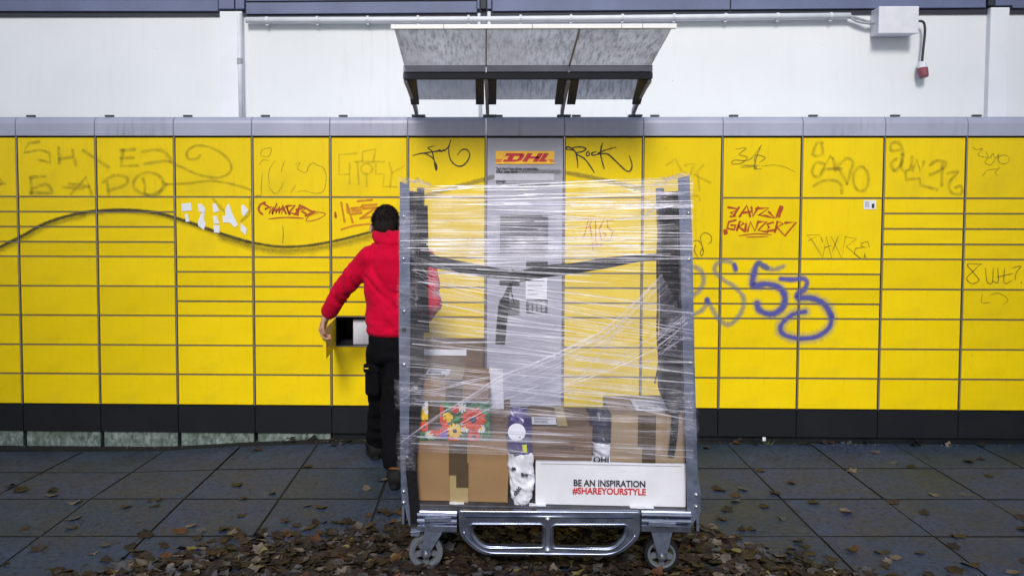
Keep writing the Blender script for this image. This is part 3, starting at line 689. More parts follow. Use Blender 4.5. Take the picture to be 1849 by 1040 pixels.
graffiti('graffiti', 'red marker letters behind the film', [('red', 2.6, T((700, 300), 3.06)(p), 0) for p in (
    [(1085, 292), (1135, 285), (1110, 335)], [(1108, 300), (1090, 370), (1070, 420)], [(1118, 330), (1130, 400)], [(1148, 280), (1152, 445)], [(1198, 290), (1168, 350), (1182, 412), (1205, 380), (1178, 352)],
    [(1245, 300), (1212, 300), (1216, 340), (1245, 360), (1230, 410), (1200, 415)], [(1110, 438), (1190, 430)], [(1130, 425), (1135, 460)])])
z6 = T((1240, 200), 3.036)
graffiti('graffiti', 'wiped olive strokes beside the trolley', [('olive_faint', 6, z6(p), 0) for p in ([(-110, 300), (-60, 265), (-30, 330)], [(-10, 300), (40, 290), (20, 350)], [(90, 300), (40, 350), (130, 395)], [(60, 345), (70, 440)], [(30, 465), (70, 470), (72, 492)])])
graffiti('graffiti', 'small looped pen letters', [('pen', 1.6, z6(p), 1) for p in ([(82, 725), (76, 690), (100, 668), (132, 685), (135, 715), (118, 730)], [(36, 715), (62, 712), (80, 730), (92, 772), (82, 795), (75, 780), (85, 755), (92, 775)], [(50, 735), (42, 765), (62, 803)])])
graffiti('graffiti', 'thin pen scrawl with a long tail', [('pen', 1.6, z6(p), 1) for p in ([(270, 211), (326, 206), (288, 240), (332, 256), (300, 288), (250, 292), (262, 272), (345, 268), (410, 190)], [(408, 190), (385, 250), (370, 312)], [(372, 290), (380, 245), (430, 258), (400, 283)], [(300, 300), (400, 300)], [(296, 312), (380, 308), (370, 320), (408, 318)]) ] + [('pen_faint', 1.6, z6([(410, 305), (480, 298), (540, 310), (594, 336)]), 1)])
graffiti('graffiti', 'broad olive rounded letters', [('olive', 8, z6(p), s) for p, s in (([(742, 175), (715, 178), (692, 240), (742, 240), (740, 180)], 1), ([(752, 292), (712, 285), (690, 320), (694, 355), (725, 362), (752, 330)], 1),
    ([(735, 345), (790, 245), (815, 330)], 0), ([(755, 320), (850, 318)], 0), ([(800, 260), (850, 345), (880, 400)], 0), ([(838, 295), (880, 262), (912, 285), (900, 330), (880, 400)], 1), (circ(955, 375, 42, 66), 1), ([(698, 412), (740, 388), (800, 382), (845, 405), (850, 452)], 1))])
graffiti('graffiti', 'dark olive looping word', [('olive', 8.5, z6(p), s) for p, s in (([(1168, 215), (1122, 220), (1122, 182), (1160, 176), (1186, 220), (1178, 290), (1140, 330), (1122, 290), (1150, 265)], 1), ([(1180, 240), (1180, 320), (1225, 320), (1236, 255)], 1),
    ([(1240, 330), (1262, 270), (1280, 332), (1300, 280)], 0), ([(1200, 345), (1202, 378), (1280, 372), (1280, 408), (1372, 432)], 0), ([(1335, 300), (1370, 275), (1420, 285), (1400, 320), (1335, 352)], 1), ([(1400, 290), (1398, 410)], 0), ([(1432, 345), (1485, 335), (1440, 395), (1452, 450), (1505, 455), (1505, 415), (1475, 420)], 1))])
graffiti('graffiti', 'scratchy pen scribble', [('pen_faint', 2, z6(p), 1) for p in ([(1568, 200), (1590, 215), (1622, 208), (1598, 245), (1655, 258)], [(1640, 225), (1660, 260), (1680, 235), (1690, 262), (1712, 240), (1700, 270)], circ(1738, 268, 30, 24), [(1650, 262), (1635, 285), (1665, 298), (1690, 270)], [(1622, 358), (1650, 328), (1700, 320)], [(1716, 310), (1692, 340), (1706, 356)])])
graffiti('graffiti', 'rust orange two line marker tag', [('orange', 4.6, z6(p), 0) for p in ([(228, 530), (282, 540), (240, 560), (270, 580), (240, 580)], [(286, 530), (258, 575)], [(290, 580), (330, 520), (348, 580)], [(305, 560), (350, 555)], [(355, 530), (362, 580), (392, 530)], [(380, 538), (452, 534), (392, 575), (440, 578), (482, 590), (450, 555)],
    [(514, 525), (492, 582)], [(525, 528), (506, 582)], [(206, 655), (210, 676)], [(216, 655), (220, 672)], [(268, 600), (230, 610), (222, 645), (260, 652), (268, 628), (245, 628)], [(275, 655), (292, 605), (314, 618), (285, 636), (318, 660)], [(326, 622), (320, 660)], [(334, 660), (350, 610), (374, 660), (392, 608)],
    [(395, 610), (438, 608), (392, 655), (442, 665)], [(472, 612), (442, 622), (452, 640), (440, 660), (482, 655)], [(484, 665), (498, 605), (528, 620), (495, 640), (538, 686), (600, 612), (540, 615)])] + [('orange', 2.4, z6([(288, 685), (380, 675), (462, 680)]), 1), ('orange', 2.2, z6([(328, 693), (442, 690)]), 1)])
graffiti('graffiti', 'thin black zigzag pen word', [('pen', 1.7, z6(p), 0) for p in ([(745, 805), (690, 715), (658, 682), (732, 680), (668, 712)], [(735, 690), (745, 720)], [(748, 795), (765, 690), (795, 810)], [(755, 750), (790, 740)], [(792, 690), (850, 808), (870, 690)], [(830, 690), (800, 770)], [(868, 690), (930, 702), (875, 745), (952, 808)], [(965, 750), (925, 755), (918, 785), (945, 806)], [(1002, 748), (992, 716), (955, 728), (960, 745), (985, 750)], [(975, 785), (984, 806), (972, 806), (977, 783)])])
zb = T((1240, 450), 2.737)
five = [(478, 84), (435, 100), (395, 92), (352, 70), (335, 110), (328, 178), (390, 172), (450, 186), (483, 225), (478, 280), (440, 315), (395, 318), (358, 298), (348, 268)]
three = [(465, 146), (520, 150), (575, 145), (594, 165), (580, 200), (548, 222), (555, 240), (620, 242), (680, 272), (715, 330), (705, 385), (650, 428), (570, 441), (495, 428), (464, 400), (475, 362), (525, 322), (586, 308)]
graffiti('graffiti', 'blue sprayed number 53', [('blue_haze', 24, zb(five[4:]), 1), ('blue_haze', 27, zb(three[6:]), 1), ('blue', 14, zb(five[2:]), 1), ('blue_faint', 12, zb(five[:4]), 1), ('blue', 13.5, zb(three[:10]), 1), ('blue', 10.5, zb(three[9:]), 1)])
graffiti('graffiti', 'pale blue grey sprayed letter S', [('blue_faint', 13, zb(p), 1) for p in ([(240, 104), (232, 72), (195, 58), (155, 68), (138, 105), (180, 150), (235, 185), (280, 240), (270, 310), (215, 370), (165, 352), (130, 300), (102, 248)], [(40, 88), (75, 112), (82, 165), (60, 205), (20, 235)], [(102, 248), (82, 295), (40, 320)])] + [('blue', 11, zb([(99, 250), (104, 262)]), 0), ('blue', 10, zb([(243, 100), (236, 78)]), 0)])
graffiti('graffiti', 'pen word beside the locker edge', [('pen', 1.7, z6(p), 1) for p in ([(1620, 842), (1540, 842), (1575, 890), (1602, 930), (1565, 948), (1535, 920), (1570, 880), (1612, 838)], [(1638, 862), (1648, 938), (1676, 940), (1680, 862)], [(1680, 935), (1708, 938), (1705, 862)], [(1742, 862), (1742, 945), (1785, 930)], [(1700, 912), (1790, 892)], [(1785, 862), (1832, 852), (1808, 885), (1800, 930)], [(1832, 938), (1836, 946)])])
graffiti('graffiti', 'small pen arrow', [('pen_faint', 1.9, zb(p), 1) for p in ([(1462, 222), (1458, 262), (1502, 263)], [(1498, 226), (1545, 218), (1588, 248), (1560, 276)])])
graffiti('graffiti', 'old grey stroke on the edge door', [('olive', 6, z1(p), 1) for p in ([(-10, 420), (10, 440), (-5, 460)], [(5, 455), (30, 450)])])

# ================================================================== CANOPY over the console
cn = empty('canopy', (.25, 0, 2.08), 0, 'grey three panel canopy on bent legs above the lockers', 'canopy')
co = Vector((.25, 0, 2.08))
XL, XR = -.495, .988; cx = [XL, .0005, .494, XR]
FY, FZ, BY, BZ, LY, LZ = -.855, 2.452, -.31, 2.348, -.06, 2.172
for i in range(3):
    a, b = cx[i]+.006, cx[i+1]-.006
    m = MB(); m.prism([(FY, FZ), (BY, BZ), (BY, BZ+.012), (FY, FZ+.012)], a-co.x, b-co.x, 'x'); [None]
    m.v = [(x, y, z-co.z) for x, y, z in m.v]; m.build('roof_panel', M['roof'], cn)
    m = MB(); m.prism([(BY+.04, BZ-.06), (LY, LZ), (LY, LZ+.01), (BY+.04, BZ-.05)], a+.03-co.x, b-.03-co.x, 'x'); m.v = [(x, y, z-co.z) for x, y, z in m.v]; m.build('rear_panel', M['roof'], cn)
    m = MB(); m.prism([(BY-.012, BZ-.002), (BY-.012, BZ-.043), (BY+.03, BZ-.043), (BY+.04, BZ-.004)], a-.004-co.x, b+.004-co.x, 'x'); m.v = [(x, y, z-co.z) for x, y, z in m.v]; m.build('cross_beam', M['canopy_frame'], cn, bevel=.004)
m = MB(); m.box(XL-.0-co.x, XR+.0-co.x, BY-.004, BY+.04, BZ-.083-co.z, BZ-.0445-co.z); m.build('beam_underside_shade', M['canopy_dark'], cn, bevel=.003)  # dark strip below the cross beam: underside shade put into its colour
xs = [XL-.012, XL+.27, XL+.74, XL+1.21, XL+1.32, XR+.016]
for a, b in zip(xs, xs[1:]):
    m = MB(); m.box(a+.001-co.x, b-.001-co.x, FY-.022, FY+.0, FZ-.004-co.z, FZ+.02-co.z); m.build('front_trim', M['trim'], cn, bevel=.002)
for i, x in enumerate(cx[1:3]):
    m = MB(); m.prism([(FY, FZ-.012), (BY, BZ-.012), (BY, BZ+.001), (FY, FZ+.001)], x-.005-co.x, x+.005-co.x, 'x'); m.v = [(p, y, z-co.z) for p, y, z in m.v]; m.build('roof_rib', M['canopy_frame'], cn)
for i, x in enumerate(cx):
    t = .02*(1 if i < 2 else -1)*(1 if i in (0, 3) else .25)
    x0 = x+(.012 if i == 0 else -.012 if i == 3 else 0)
    m = MB()
    prof = [(-.292, 2.272, .05), (-.2, 2.238, .045), (-.1, 2.19, .04), (-.02, 2.145, .035), (.03, 2.11, .03), (.04, 2.078, .03)]
    rings = []
    for (y, z, hh) in prof:
        s = (y+.292)/.332; xx = x0+t*s*2
        rings.append([(xx-.011-co.x, y, z-hh/2-co.z), (xx+.011-co.x, y, z-hh/2-co.z), (xx+.011-co.x, y+.02, z+hh/2-co.z), (xx-.011-co.x, y+.02, z+hh/2-co.z)])
    m.loft(rings); m.build('leg', M['canopy_frame'], cn, bevel=.003)
    m = MB(); xx = x0+t*2; m.box(xx-.03-co.x, xx+.055-co.x, .02, .08, 2.076-co.z, 2.088-co.z); m.build('foot_plate', M['canopy_dark'], cn)
    for sd_ in ((1,) if i == 0 else (-1,) if i == 3 else (-1, 1)):
        e0 = x0+sd_*.012; e1 = x0+sd_*.064; m = MB()
        a, b = min(e0, e1), max(e0, e1)
        m.prism([(BY+.042, BZ-.085), (LY+.01, LZ-.03), (LY+.012, LZ-.012), (BY+.042, BZ-.062)], a-co.x, b-co.x, 'x'); m.v = [(p, y, z-co.z) for p, y, z in m.v]; m.build('side_plate', M['canopy_dark'], cn)

# ================================================================== ROLL TROLLEY
TA = rad(-2.0); TO = Vector((-.352, -1.985, 0))
TM = Matrix.Translation(TO) @ Matrix.Rotation(TA, 4, 'Z'); TI = TM.inverted()
TX = TM.to_3x3() @ Vector((1, 0, 0)); TY = TM.to_3x3() @ Vector((0, 1, 0))
def cl(px, py, v=0.0):
    """trolley coordinates of a photo pixel on the upright plane v metres behind its front"""
    d = ray(px, py); o = TO+TY*v; t = (o-CAM).dot(TY)/d.dot(TY); return TI @ (CAM+d*t)
tr = empty('roll_trolley', TO, TA, 'tall galvanised roll trolley with a pressed steel front bumper and castors', 'trolley')
D = .62
def ppoly(pts, v=0): return [(lambda q: (q.x, q.z))(cl(x, y, v)) for x, y in pts]
# front plates of the two side panels
m = MB(); m.prism(ppoly([(722, 328), (739, 334), (741, 560), (740, 700), (737, 840), (741, 950), (738, 946), (724, 888), (720, 600)]), 0, .004); m.build('side_plate', M['galv'], tr)
m = MB(); m.prism(ppoly([(1224, 322), (1245, 317), (1250, 430), (1254, 640), (1260, 860), (1266, 890), (1265, 925), (1246, 952), (1241, 950), (1240, 860), (1233, 640), (1228, 430)]), 0, .004); m.build('side_plate', M['galv'], tr)
# side panels: flanges running back, uprights, cross rails
for side in (0, 1):
    if side == 0: us = [cl(722, 328).x+.004, cl(720, 600).x+.004, cl(723, 888).x+.004]; inner = .02
    else: us = [cl(1245, 317).x-.004, cl(1254, 640).x-.004, cl(1265, 888).x-.004]; inner = -.02
    zt = 1.60; zb_ = .27
    def uz(z): return us[2]+(us[0]-us[2])*((z-zb_)/(zt-zb_))
    def upright(v, w_, mat='galv', z0=.22, z1=1.60, th=.012):
        mb = MB(); ii = 1 if side == 0 else -1
        a0, a1 = uz(z0), uz(z1); l0, l1 = sorted((0, ii*th))
        mb.add([(a0+l0, v, z0), (a0+l1, v, z0), (a0+l1, v+w_, z0), (a0+l0, v+w_, z0), (a1+l0, v, z1), (a1+l1, v, z1), (a1+l1, v+w_, z1), (a1+l0, v+w_, z1)],
               [(0, 3, 2, 1), (4, 5, 6, 7), (0, 1, 5, 4), (1, 2, 6, 5), (2, 3, 7, 6), (3, 0, 4, 7)])
        return mb.build('upright', M[mat], tr, bevel=.002)
    upright(.005, .055, 'galv', .2); upright(D-.06, .06, 'galv_dark', .2, 1.6, .03)
    for v in (.16, .26, .36, .46): upright(v, .022, 'galv_dark', .25, 1.58, .018)
    for z in (.32, .7, 1.1, 1.56):
        ii = 1 if side == 0 else -1; mb = MB(); mb.tube([(uz(z)+ii*.012, .03, z), (uz(z)+ii*.012, D-.02, z)], .012, 8); mb.build('side_rail', M['galv_dark'], tr, smooth=True)
def bolt(px, py, r=.006, v=0):
    q = cl(px, py, v); mb = MB(); mb.cyl((q.x, v+.002, q.z), (q.x, v-.003, q.z), r*1.5, r*1.4, 12); mb.ell((q.x, v-.003, q.z), (r, .004, r), 10); mb.build('bolt', M['bolt'], tr, smooth=True)
for p in ((729, 391), (729, 467), (730, 562), (730, 658), (729, 887), (729, 907), (1243, 385), (1244, 468), (1246, 655), (1257, 893), (1257, 914)): bolt(*p)
m = MB(); q = cl(730, 595); m.box(q.x-.009, q.x+.009, -.002, .001, q.z-.009, q.z+.009); m.build('square_hole', M['black'], tr)
# floor tray
fz = cl(900, 912, .02).z; U0, U1 = cl(743, 930).x, cl(1243, 930).x
m = MB(); m.box(U0+.012, U1-.012, .012, D, fz-.03, fz); m.build('floor_tray', M['floor'], tr, bevel=.003)
for a, b, yy in ((812, 838, 914), (955, 985, 917), (1138, 1180, 919)):
    p, q = cl(a, yy, .03), cl(b, yy, .03); m = MB(); m.grid(5, 2, lambda s, t: ((p.x+(q.x-p.x)*s+.006*noise.noise((s*5, t*5, a)), .015+.035*t+.005*noise.noise((s*7, t*4, a)), fz+.002+.003*noise.noise((s*6, t*6, a))), (s, t))); m.build('tape_scrap', M['paper'], tr)
# front rail: three rounded ribs at either end
def rail(pa, pb):
    a, b = cl(pa, 930).x, cl(pb, 930).x; zt = cl(pa, 921).z; zb_ = cl(pa, 959).z; H = zt-zb_
    prof = [(.02, zt), (-.004, zt)]
    for c in (.10, .38):
        zc = zt-H*(c+.07); R_ = H*.115
        prof += [(-.006-R_*math.cos(t)*.9, zc+R_*math.sin(t)) for t in (1.5, 1.0, .5, 0, -.5, -1.0, -1.5)]+[(.008, zc-R_*1.15)]
    prof += [(-.006, zt-H*.66), (-.01, zt-H*.7), (-.01, zt-H*.95), (0, zb_), (.02, zb_)]
    m = MB(); m.prism(prof, a, b, 'x'); m.build('rail', M['steel'], tr)
rail(754, 825); rail(1158, 1247)
# bumper with two openings: outer rounded tray shape minus two rounded windows, built as a rim-bevelled plate
def rounded(pts, r, n=5):
    out = []; N = len(pts)
    for i in range(N):
        p, a, b = Vector(pts[i][:2]), Vector(pts[i-1][:2]), Vector(pts[(i+1) % N][:2]); rr = pts[i][2] if len(pts[i]) > 2 else r
        rr = min(rr, (a-p).length*.49, (b-p).length*.49); u, v = (a-p).normalized()*rr, (b-p).normalized()*rr
        for j in range(n+1): t = j/n; out.append((p+u)*(1-t)**2+p*2*t*(1-t)+(p+v)*t*t)
    return out
def plate_with_holes(outer, holes, name, mat, par, v0, v1, bev):
    c = bpy.data.curves.new(name, 'CURVE'); c.dimensions = '2D'; c.fill_mode = 'BOTH'; c.extrude = (v1-v0)/2; c.bevel_depth = bev; c.bevel_resolution = 2
    for lp in [outer]+holes:
        s = c.splines.new('POLY'); s.points.add(len(lp)-1); s.use_cyclic_u = True
        for q, p in zip(s.points, lp): q.co = (p[0], p[1], 0, 1)
    o = bpy.data.objects.new('t', c); COL.objects.link(o); me = baked(o, name); bpy.data.objects.remove(o); bpy.data.curves.remove(c)
    me.transform(Matrix.Translation((0, (v0+v1)/2, 0)) @ Matrix.Rotation(math.pi/2, 4, 'X')); me.materials.clear(); me.materials.append(M[mat]); return link(name, me, par)
def pxr(pts, r, v=0): return rounded([(*(lambda q: (q.x, q.z))(cl(p[0], p[1], v)), p[2] if len(p) > 2 else r) for p in pts], r)
vb = -.03
outer = pxr([(829, 923, .008), (1155, 925, .008), (1155, 968, .03), (1118, 1003, .06), (866, 1000, .06), (831, 966, .03)], .02, vb)
h1 = pxr([(851, 946, .012), (981, 946, .02), (981, 987, .016), (873, 987, .05), (853, 965, .03)], .02, vb); h2 = pxr([(998, 947, .02), (1130, 947, .012), (1129, 966, .03), (1108, 990, .05), (998, 988, .016)], .02, vb)
bp = plate_with_holes(outer, [h1, h2], 'bumper', 'steel', tr, vb+.002, vb+.02, .004)
def rim(lp, r, v): mb = MB(); pts = [(p[0], v, p[1]) for p in lp]; pts += pts[:2]; mb.tube(pts, r, 8, caps=False); return mb.build('bumper_rim', M['steel'], bp, smooth=True)
def grow(lp, d):
    c = sum((Vector(p) for p in lp), Vector((0, 0)))/len(lp); return [Vector(p)+(Vector(p)-c).normalized()*d for p in lp]
rim(grow(h1, .006), .006, vb-.002); rim(grow(h2, .006), .006, vb-.002)
m = MB(); a, b = cl(840, 931, vb), cl(1145, 933, vb); m.tube([(a.x, vb-.002, a.z), (b.x, vb-.002, b.z)], .006, 8); m.build('bumper_rim', M['steel'], bp, smooth=True)
ou = [p for p in grow(outer, -.014)]; lows = [p for p in ou if p[1] < cl(900, 955, vb).z]
m = MB(); m.tube([(p[0], vb-.001, p[1]) for p in lows], .006, 8); m.build('bumper_rim', M['steel'], bp, smooth=True)
for p in ((989, 937), (989, 993)): bolt(*p, .008, vb-.005)
m = MB(); m.box(cl(833, 930).x, cl(1152, 930).x, -.012, .0, cl(900, 945).z, cl(900, 924).z); m.build('cross_rail', M['galv_dark'], tr)
m = MB(); m.box(U0+.03, U1-.03, .2, .26, fz-.08, fz-.032); m.box(U0+.03, U1-.03, .42, .48, fz-.08, fz-.032); m.build('under_frame', M['galv_dark'], tr)
# castors
def castor(px, py, v, spin, fork_top, tyre, hr=.071, name='castor'):
    q = cl(px, py, v); hz = max(q.z, hr+.002); c = MB()
    top = fz-.06
    r = empty(name, (q.x, v, 0), spin); r.parent = tr
    fx = cl(fork_top, 965, v).x-q.x
    # wheel
    mb = MB(); N = 28
    def ring(R_, y): return [(R_*math.cos(6.28318*j/N), y, hz+R_*math.sin(6.28318*j/N)) for j in range(N)]
    mb.loft([ring(hr*.80, -.018), ring(hr*.97, -.018), ring(hr, -.012), ring(hr, .012), ring(hr*.97, .018), ring(hr*.80, .018)], caps=False)
    mb.loft([ring(hr*.80, .018), ring(hr*.80, -.018)], caps=False)
    mb.build('tyre', M['rubber' if tyre else 'greywheel'], r, smooth=False, bevel=.001)
    mb = MB(); mb.loft([ring(hr*.66, -.014), ring(hr*.80, -.016), ring(hr*.80, .016), ring(hr*.66, .014)], caps=False); mb.loft([ring(hr*.66, .014), ring(hr*.66, -.014)], caps=False)
    for j in range(5):
        a = 6.28318*j/5+.3; T_ = Matrix.Translation((0, 0, hz)) @ Matrix.Rotation(a, 4, 'Y'); mb.box(hr*.2, hr*.68, -.006, .006, -.011, .011, T=T_)
    mb.cyl((0, -.018, hz), (0, .018, hz), hr*.26, n=16); mb.build('rim', M['greywheel'], r)
    # fork: two cheeks
    for y in (-.031, .026):
        mb = MB(); w0, w1 = .05, .021
        pl = [(fx-w0, top), (fx+w0, top)]+[(w1*math.cos(t), hz+w1*math.sin(t)) for t in (.4, -.3, -.9, -1.57, -2.2, -2.8, -3.5)]
        mb.prism(pl, y, y+.005); mb.build('fork', M['galv'], r, bevel=.0015)
    mb = MB(); mb.box(fx-.055, fx+.055, -.05, .05, top, top+.02); mb.build('mounting_plate', M['galv'], r, bevel=.002)
    mb = MB(); mb.cyl((0, -.038, hz), (0, -.03, hz), .009, n=8); mb.cyl((0, -.04, hz), (0, .04, hz), .005, n=8); mb.build('axle', M['bolt'], r)
castor(769, 994, .02, rad(8), 790, False); castor(1194, 998, .03, rad(-3), 1193, True)
castor(800, 975, .52, rad(40), 805, True); castor(1172, 975, .52, rad(-60), 1170, True)
m = MB(); q = cl(750, 958, -.004); m.box(q.x-.018, q.x+.018, -.01, .02, q.z-.02, q.z+.012); m.cyl((q.x-.02, -.012, q.z-.004), (q.x+.022, -.012, q.z+.001), .004, n=8); m.build('buckle', M['galv'], tr)

# ================================================================== PARCELS ON THE TROLLEY
def carton(name, label, px0, py0, px1, py1, v, depth, mat, z0=None, group=None, yawd=0, cat='parcel', wob=.008):
    """box whose front face spans the pixel rectangle on plane v"""
    a, b = cl(px0, py1, v), cl(px1, py0, v); zb_ = a.z if z0 is None else z0
    w_, h = b.x-a.x, b.z-zb_
    org = TM @ Vector(((a.x+b.x)/2, v, zb_)); mb = MB(); N = 6; seed = random.random()*50
    def bul(p):
        n = noise.noise_vector((p[0]*5+seed, p[1]*5, p[2]*5))*wob
        return (p[0]+n.x, p[1]+n.y, p[2]+(n.z if p[2] > .01 else 0))
    b_ = bmesh.new(); bmesh.ops.create_cube(b_, size=1)
    bmesh.ops.subdivide_edges(b_, edges=b_.edges, cuts=N, use_grid_fill=True)
    for q in b_.verts: q.co = Vector(bul((q.co.x*w_, (q.co.y+.5)*depth, (q.co.z+.5)*h)))
    me = bpy.data.meshes.new(name); b_.to_mesh(me); b_.free(); me.materials.append(M[mat])
    o = link(name, me, None, .003, org, (0, 0, TA+rad(yawd))); tag(o, label, cat, group); o['dim'] = (w_, depth, h); return o
def on_front(par, name, x0, z0, x1, z1, mat, off=.005, th=.001, lines=0, barcode=False):
    """thin sheet on a carton's front; coordinates are fractions of the face"""
    w_, d, h = par['dim']; mb = MB(); xa, xb, za, zb_ = (x0-.5)*w_, (x1-.5)*w_, z0*h, z1*h
    mb.box(xa, xb, -off, -off+th, za, zb_); o = mb.build(name, M[mat], par)
    if lines:
        mb = MB()
        for j in range(lines): zz = zb_-(j+.7)*(zb_-za)/(lines+.6); mb.box(xa+.008, xa+(xb-xa)*random.uniform(.45, .9), -off-.0008, -off-.0002, zz-.0015, zz+.0015)
        mb.build('print', M['ink_grey'], o)
    return o
def on_top(par, name, x0, y0, x1, y1, mat, off=.005, th=.001, rz=0, bars=0):
    w_, d, h = par['dim']; T_ = Matrix.Translation(((x0+x1-1)/2*w_, (y0+y1)/2*d, h+off)) @ Matrix.Rotation(rad(rz), 4, 'Z'); hx, hy = (x1-x0)/2*w_, (y1-y0)/2*d
    mb = MB(); mb.box(-hx, hx, -hy, hy, 0, th, T=T_); o = mb.build(name, M[mat], par)
    if bars:
        mb = MB()
        for j in range(bars): x = -hx*.8+j*hx*1.1/bars; mb.box(x, x+.002+.002*random.random(), -hy*.75, -hy*.1, th+.0001, th+.0006, T=T_)
        for j in range(4): mb.box(-hx*.8, hx*random.uniform(.2, .8), hy*(.15+.18*j), hy*(.15+.18*j)+.003, th+.0001, th+.0006, T=T_)
        mb.build('print', M['ink_grey'], o)
    return o
pa = carton('cardboard_box', 'large brown cardboard box with dark tape under the flower patterned carton', 751, 799, 918, 904, .05, .34, 'card', z0=fz+.001)
on_front(pa, 'parcel_tape', .37, -.0, .57, 1, 'tape_clear', .006); on_front(pa, 'parcel_tape', .36, .45, .56, 1.0, 'tape_brown', .0075); on_front(pa, 'parcel_tape', .44, .25, .57, .66, 'tape_brown', .009)
m = MB(); w_, d_, h_ = pa['dim']; m.box(-w_/2, w_/2, d_*.497, d_*.503, h_+.004, h_+.0055); m.build('flap_seam', M['card_dark'], pa)
topA = cl(800, 797, .05).z
# flower patterned carton
M['green_print'] = None
def mk_green():
    t = NT('leaf green print'); v = t.coord('Object'); vo = t.n('ShaderNodeTexVoronoi'); vo.inputs['Scale'].default_value = 75; t.l(v, vo.inputs['Vector'])
    n = t.noise(40, 5, v, .7, 1.5); sx = t.n('ShaderNodeSeparateColor'); t.l(vo.outputs['Color'], sx.inputs[0])
    c = t.ramp(t.math('ADD', t.math('MULTIPLY', n, .7), t.math('MULTIPLY', sx.outputs[0], .35)), (.35, (.005, .03, .012)), (.55, (.012, .12, .03)), (.75, (.06, .26, .07))); t.base(c); t.set(.35); return t.m
M['green_print'] = mk_green()
M['petal_orange'] = simple('orange petals', (.62, .055, .008, 1), .35, 0, .35, 60, 0); M['petal_yellow'] = simple('yellow petals', (.8, .52, .02, 1), .35, 0, .2, 60, 0)
M['petal_white'] = simple('white petals', (.75, .75, .72, 1), .35, 0, .1, 60, 0); M['petal_violet'] = simple('violet petals', (.13, .10, .42, 1), .35, 0, .4, 60, 0)
M['petal_pink'] = simple('pink petals', (.55, .05, .02, 1), .35, 0, .3, 60, 0)
pf = carton('flower_carton', 'carton printed with orange, yellow and white flowers on green', 753, 725, 885, 797, .055, .33, 'green_print', z0=topA+.002, wob=.002)
w_, d_, h_ = pf['dim']
def flower(fx, fz_, r, pet, cen, npet, layers=2, thin=.5):
    mb = MB(); cxm, czm = (fx-.5)*w_, fz_*h_
    for L in range(layers):
        for j in range(npet):
            a = 6.28318*(j+.5*L)/npet+random.uniform(-.08, .08); R_ = r*(1-.18*L)*random.uniform(.92, 1.05); hw = thin*r*3.0/npet; y = -.0035-.0004*L-.00003*j
            pts = [(0.1*R_, -hw*.3), (.6*R_, -hw), (.9*R_, -hw*.8), (R_, 0), (.9*R_, hw*.8), (.6*R_, hw), (.1*R_, hw*.3)]
            vs = [(cxm+p*math.cos(a)-q*math.sin(a), y, czm+p*math.sin(a)+q*math.cos(a)) for p, q in pts]
            vs = [(max(-w_/2+.002, min(w_/2-.002, x)), y, max(.002, min(h_-.002, z))) for x, y, z in vs]; mb.add(vs, [list(range(7))], 0)
    cr = r*.26; mb.add([(cxm+cr*math.cos(6.28*j/12), -.0048, czm+cr*math.sin(6.28*j/12)) for j in range(12)], [list(range(12))], 1)
    if cen == 'ink': mb.add([(cxm+cr*.45*math.cos(6.28*j/10), -.0051, czm+cr*.45*math.sin(6.28*j/10)) for j in range(10)], [list(range(10))], 2)
    mb.build('flower_print', [M[pet], M[cen], M['poly_purple']], pf, fixn=False)
flower(.77, .55, .057, 'petal_orange', 'ink', 15); flower(.30, .38, .052, 'petal_orange', 'ink', 13); flower(.52, .26, .035, 'petal_yellow', 'ink', 14); flower(.66, .34, .022, 'petal_white', 'petal_yellow', 14, 1)
flower(.88, .32, .020, 'petal_white', 'petal_yellow', 13, 1); flower(.17, .16, .020, 'petal_white', 'petal_yellow', 13, 1); flower(.78, .12, .031, 'petal_pink', 'ink', 14); flower(.10, .36, .026, 'petal_orange', 'ink', 13)
flower(.10, .66, .026, 'petal_yellow', 'petal_yellow', 7, 1, .8); flower(.16, .82, .03, 'petal_white', 'petal_yellow', 6, 1, .6); flower(.62, .84, .022, 'petal_white', 'petal_yellow', 8, 1); flower(.36, .2, .024, 'petal_violet', 'petal_violet', 8, 2, .8)
flower(.42, .6, .022, 'petal_yellow', 'petal_yellow', 5, 1, .8); flower(.5, .06, .026, 'petal_orange', 'petal_orange', 9, 1, .8); flower(.3, .78, .028, 'petal_pink', 'petal_orange', 12); flower(.53, .8, .02, 'petal_pink', 'petal_orange', 10)
on_front(pf, 'parcel_tape', .155, .28, .315, .98, 'tape_brown', .0065)
topF = cl(800, 725, .055).z
pc = carton('cardboard_box', 'brown cardboard box with an address label on top of the flower patterned carton', 757, 688, 883, 726, .06, .29, 'card', z0=topF+.003)
on_top(pc, 'parcel_tape', .35, -.0, .62, 1, 'tape_clear', .005); on_top(pc, 'shipping_label', .06, .3, .4, .72, 'paper', .0065, bars=14)
on_front(pc, 'parcel_tape', .38, .0, .62, 1, 'tape_brown', .006)
pr_ = carton('cardboard_box', 'tall brown box with a white strip standing behind the stacked flower carton', 764, 618, 873, 700, .42, .12, 'card_dark', z0=fz+.001, wob=.003)
on_front(pr_, 'shipping_label', .02, .90, .72, .945, 'paper', .006)
pm2 = carton('cardboard_box', 'dark brown box wedged behind the large taped box and the purple mailer', 884, 744, 920, 800, .20, .24, 'card_dark', z0=topA+.003)
pk = carton('padded_envelope', 'white padded envelope standing on the dark wedged box', 884, 664, 911, 744, .24, .06, 'poly_white', z0=cl(890, 744, .20).z+.003, wob=.010)
for p in (pr_,):  # it stands on the large box behind the flower carton
    pass
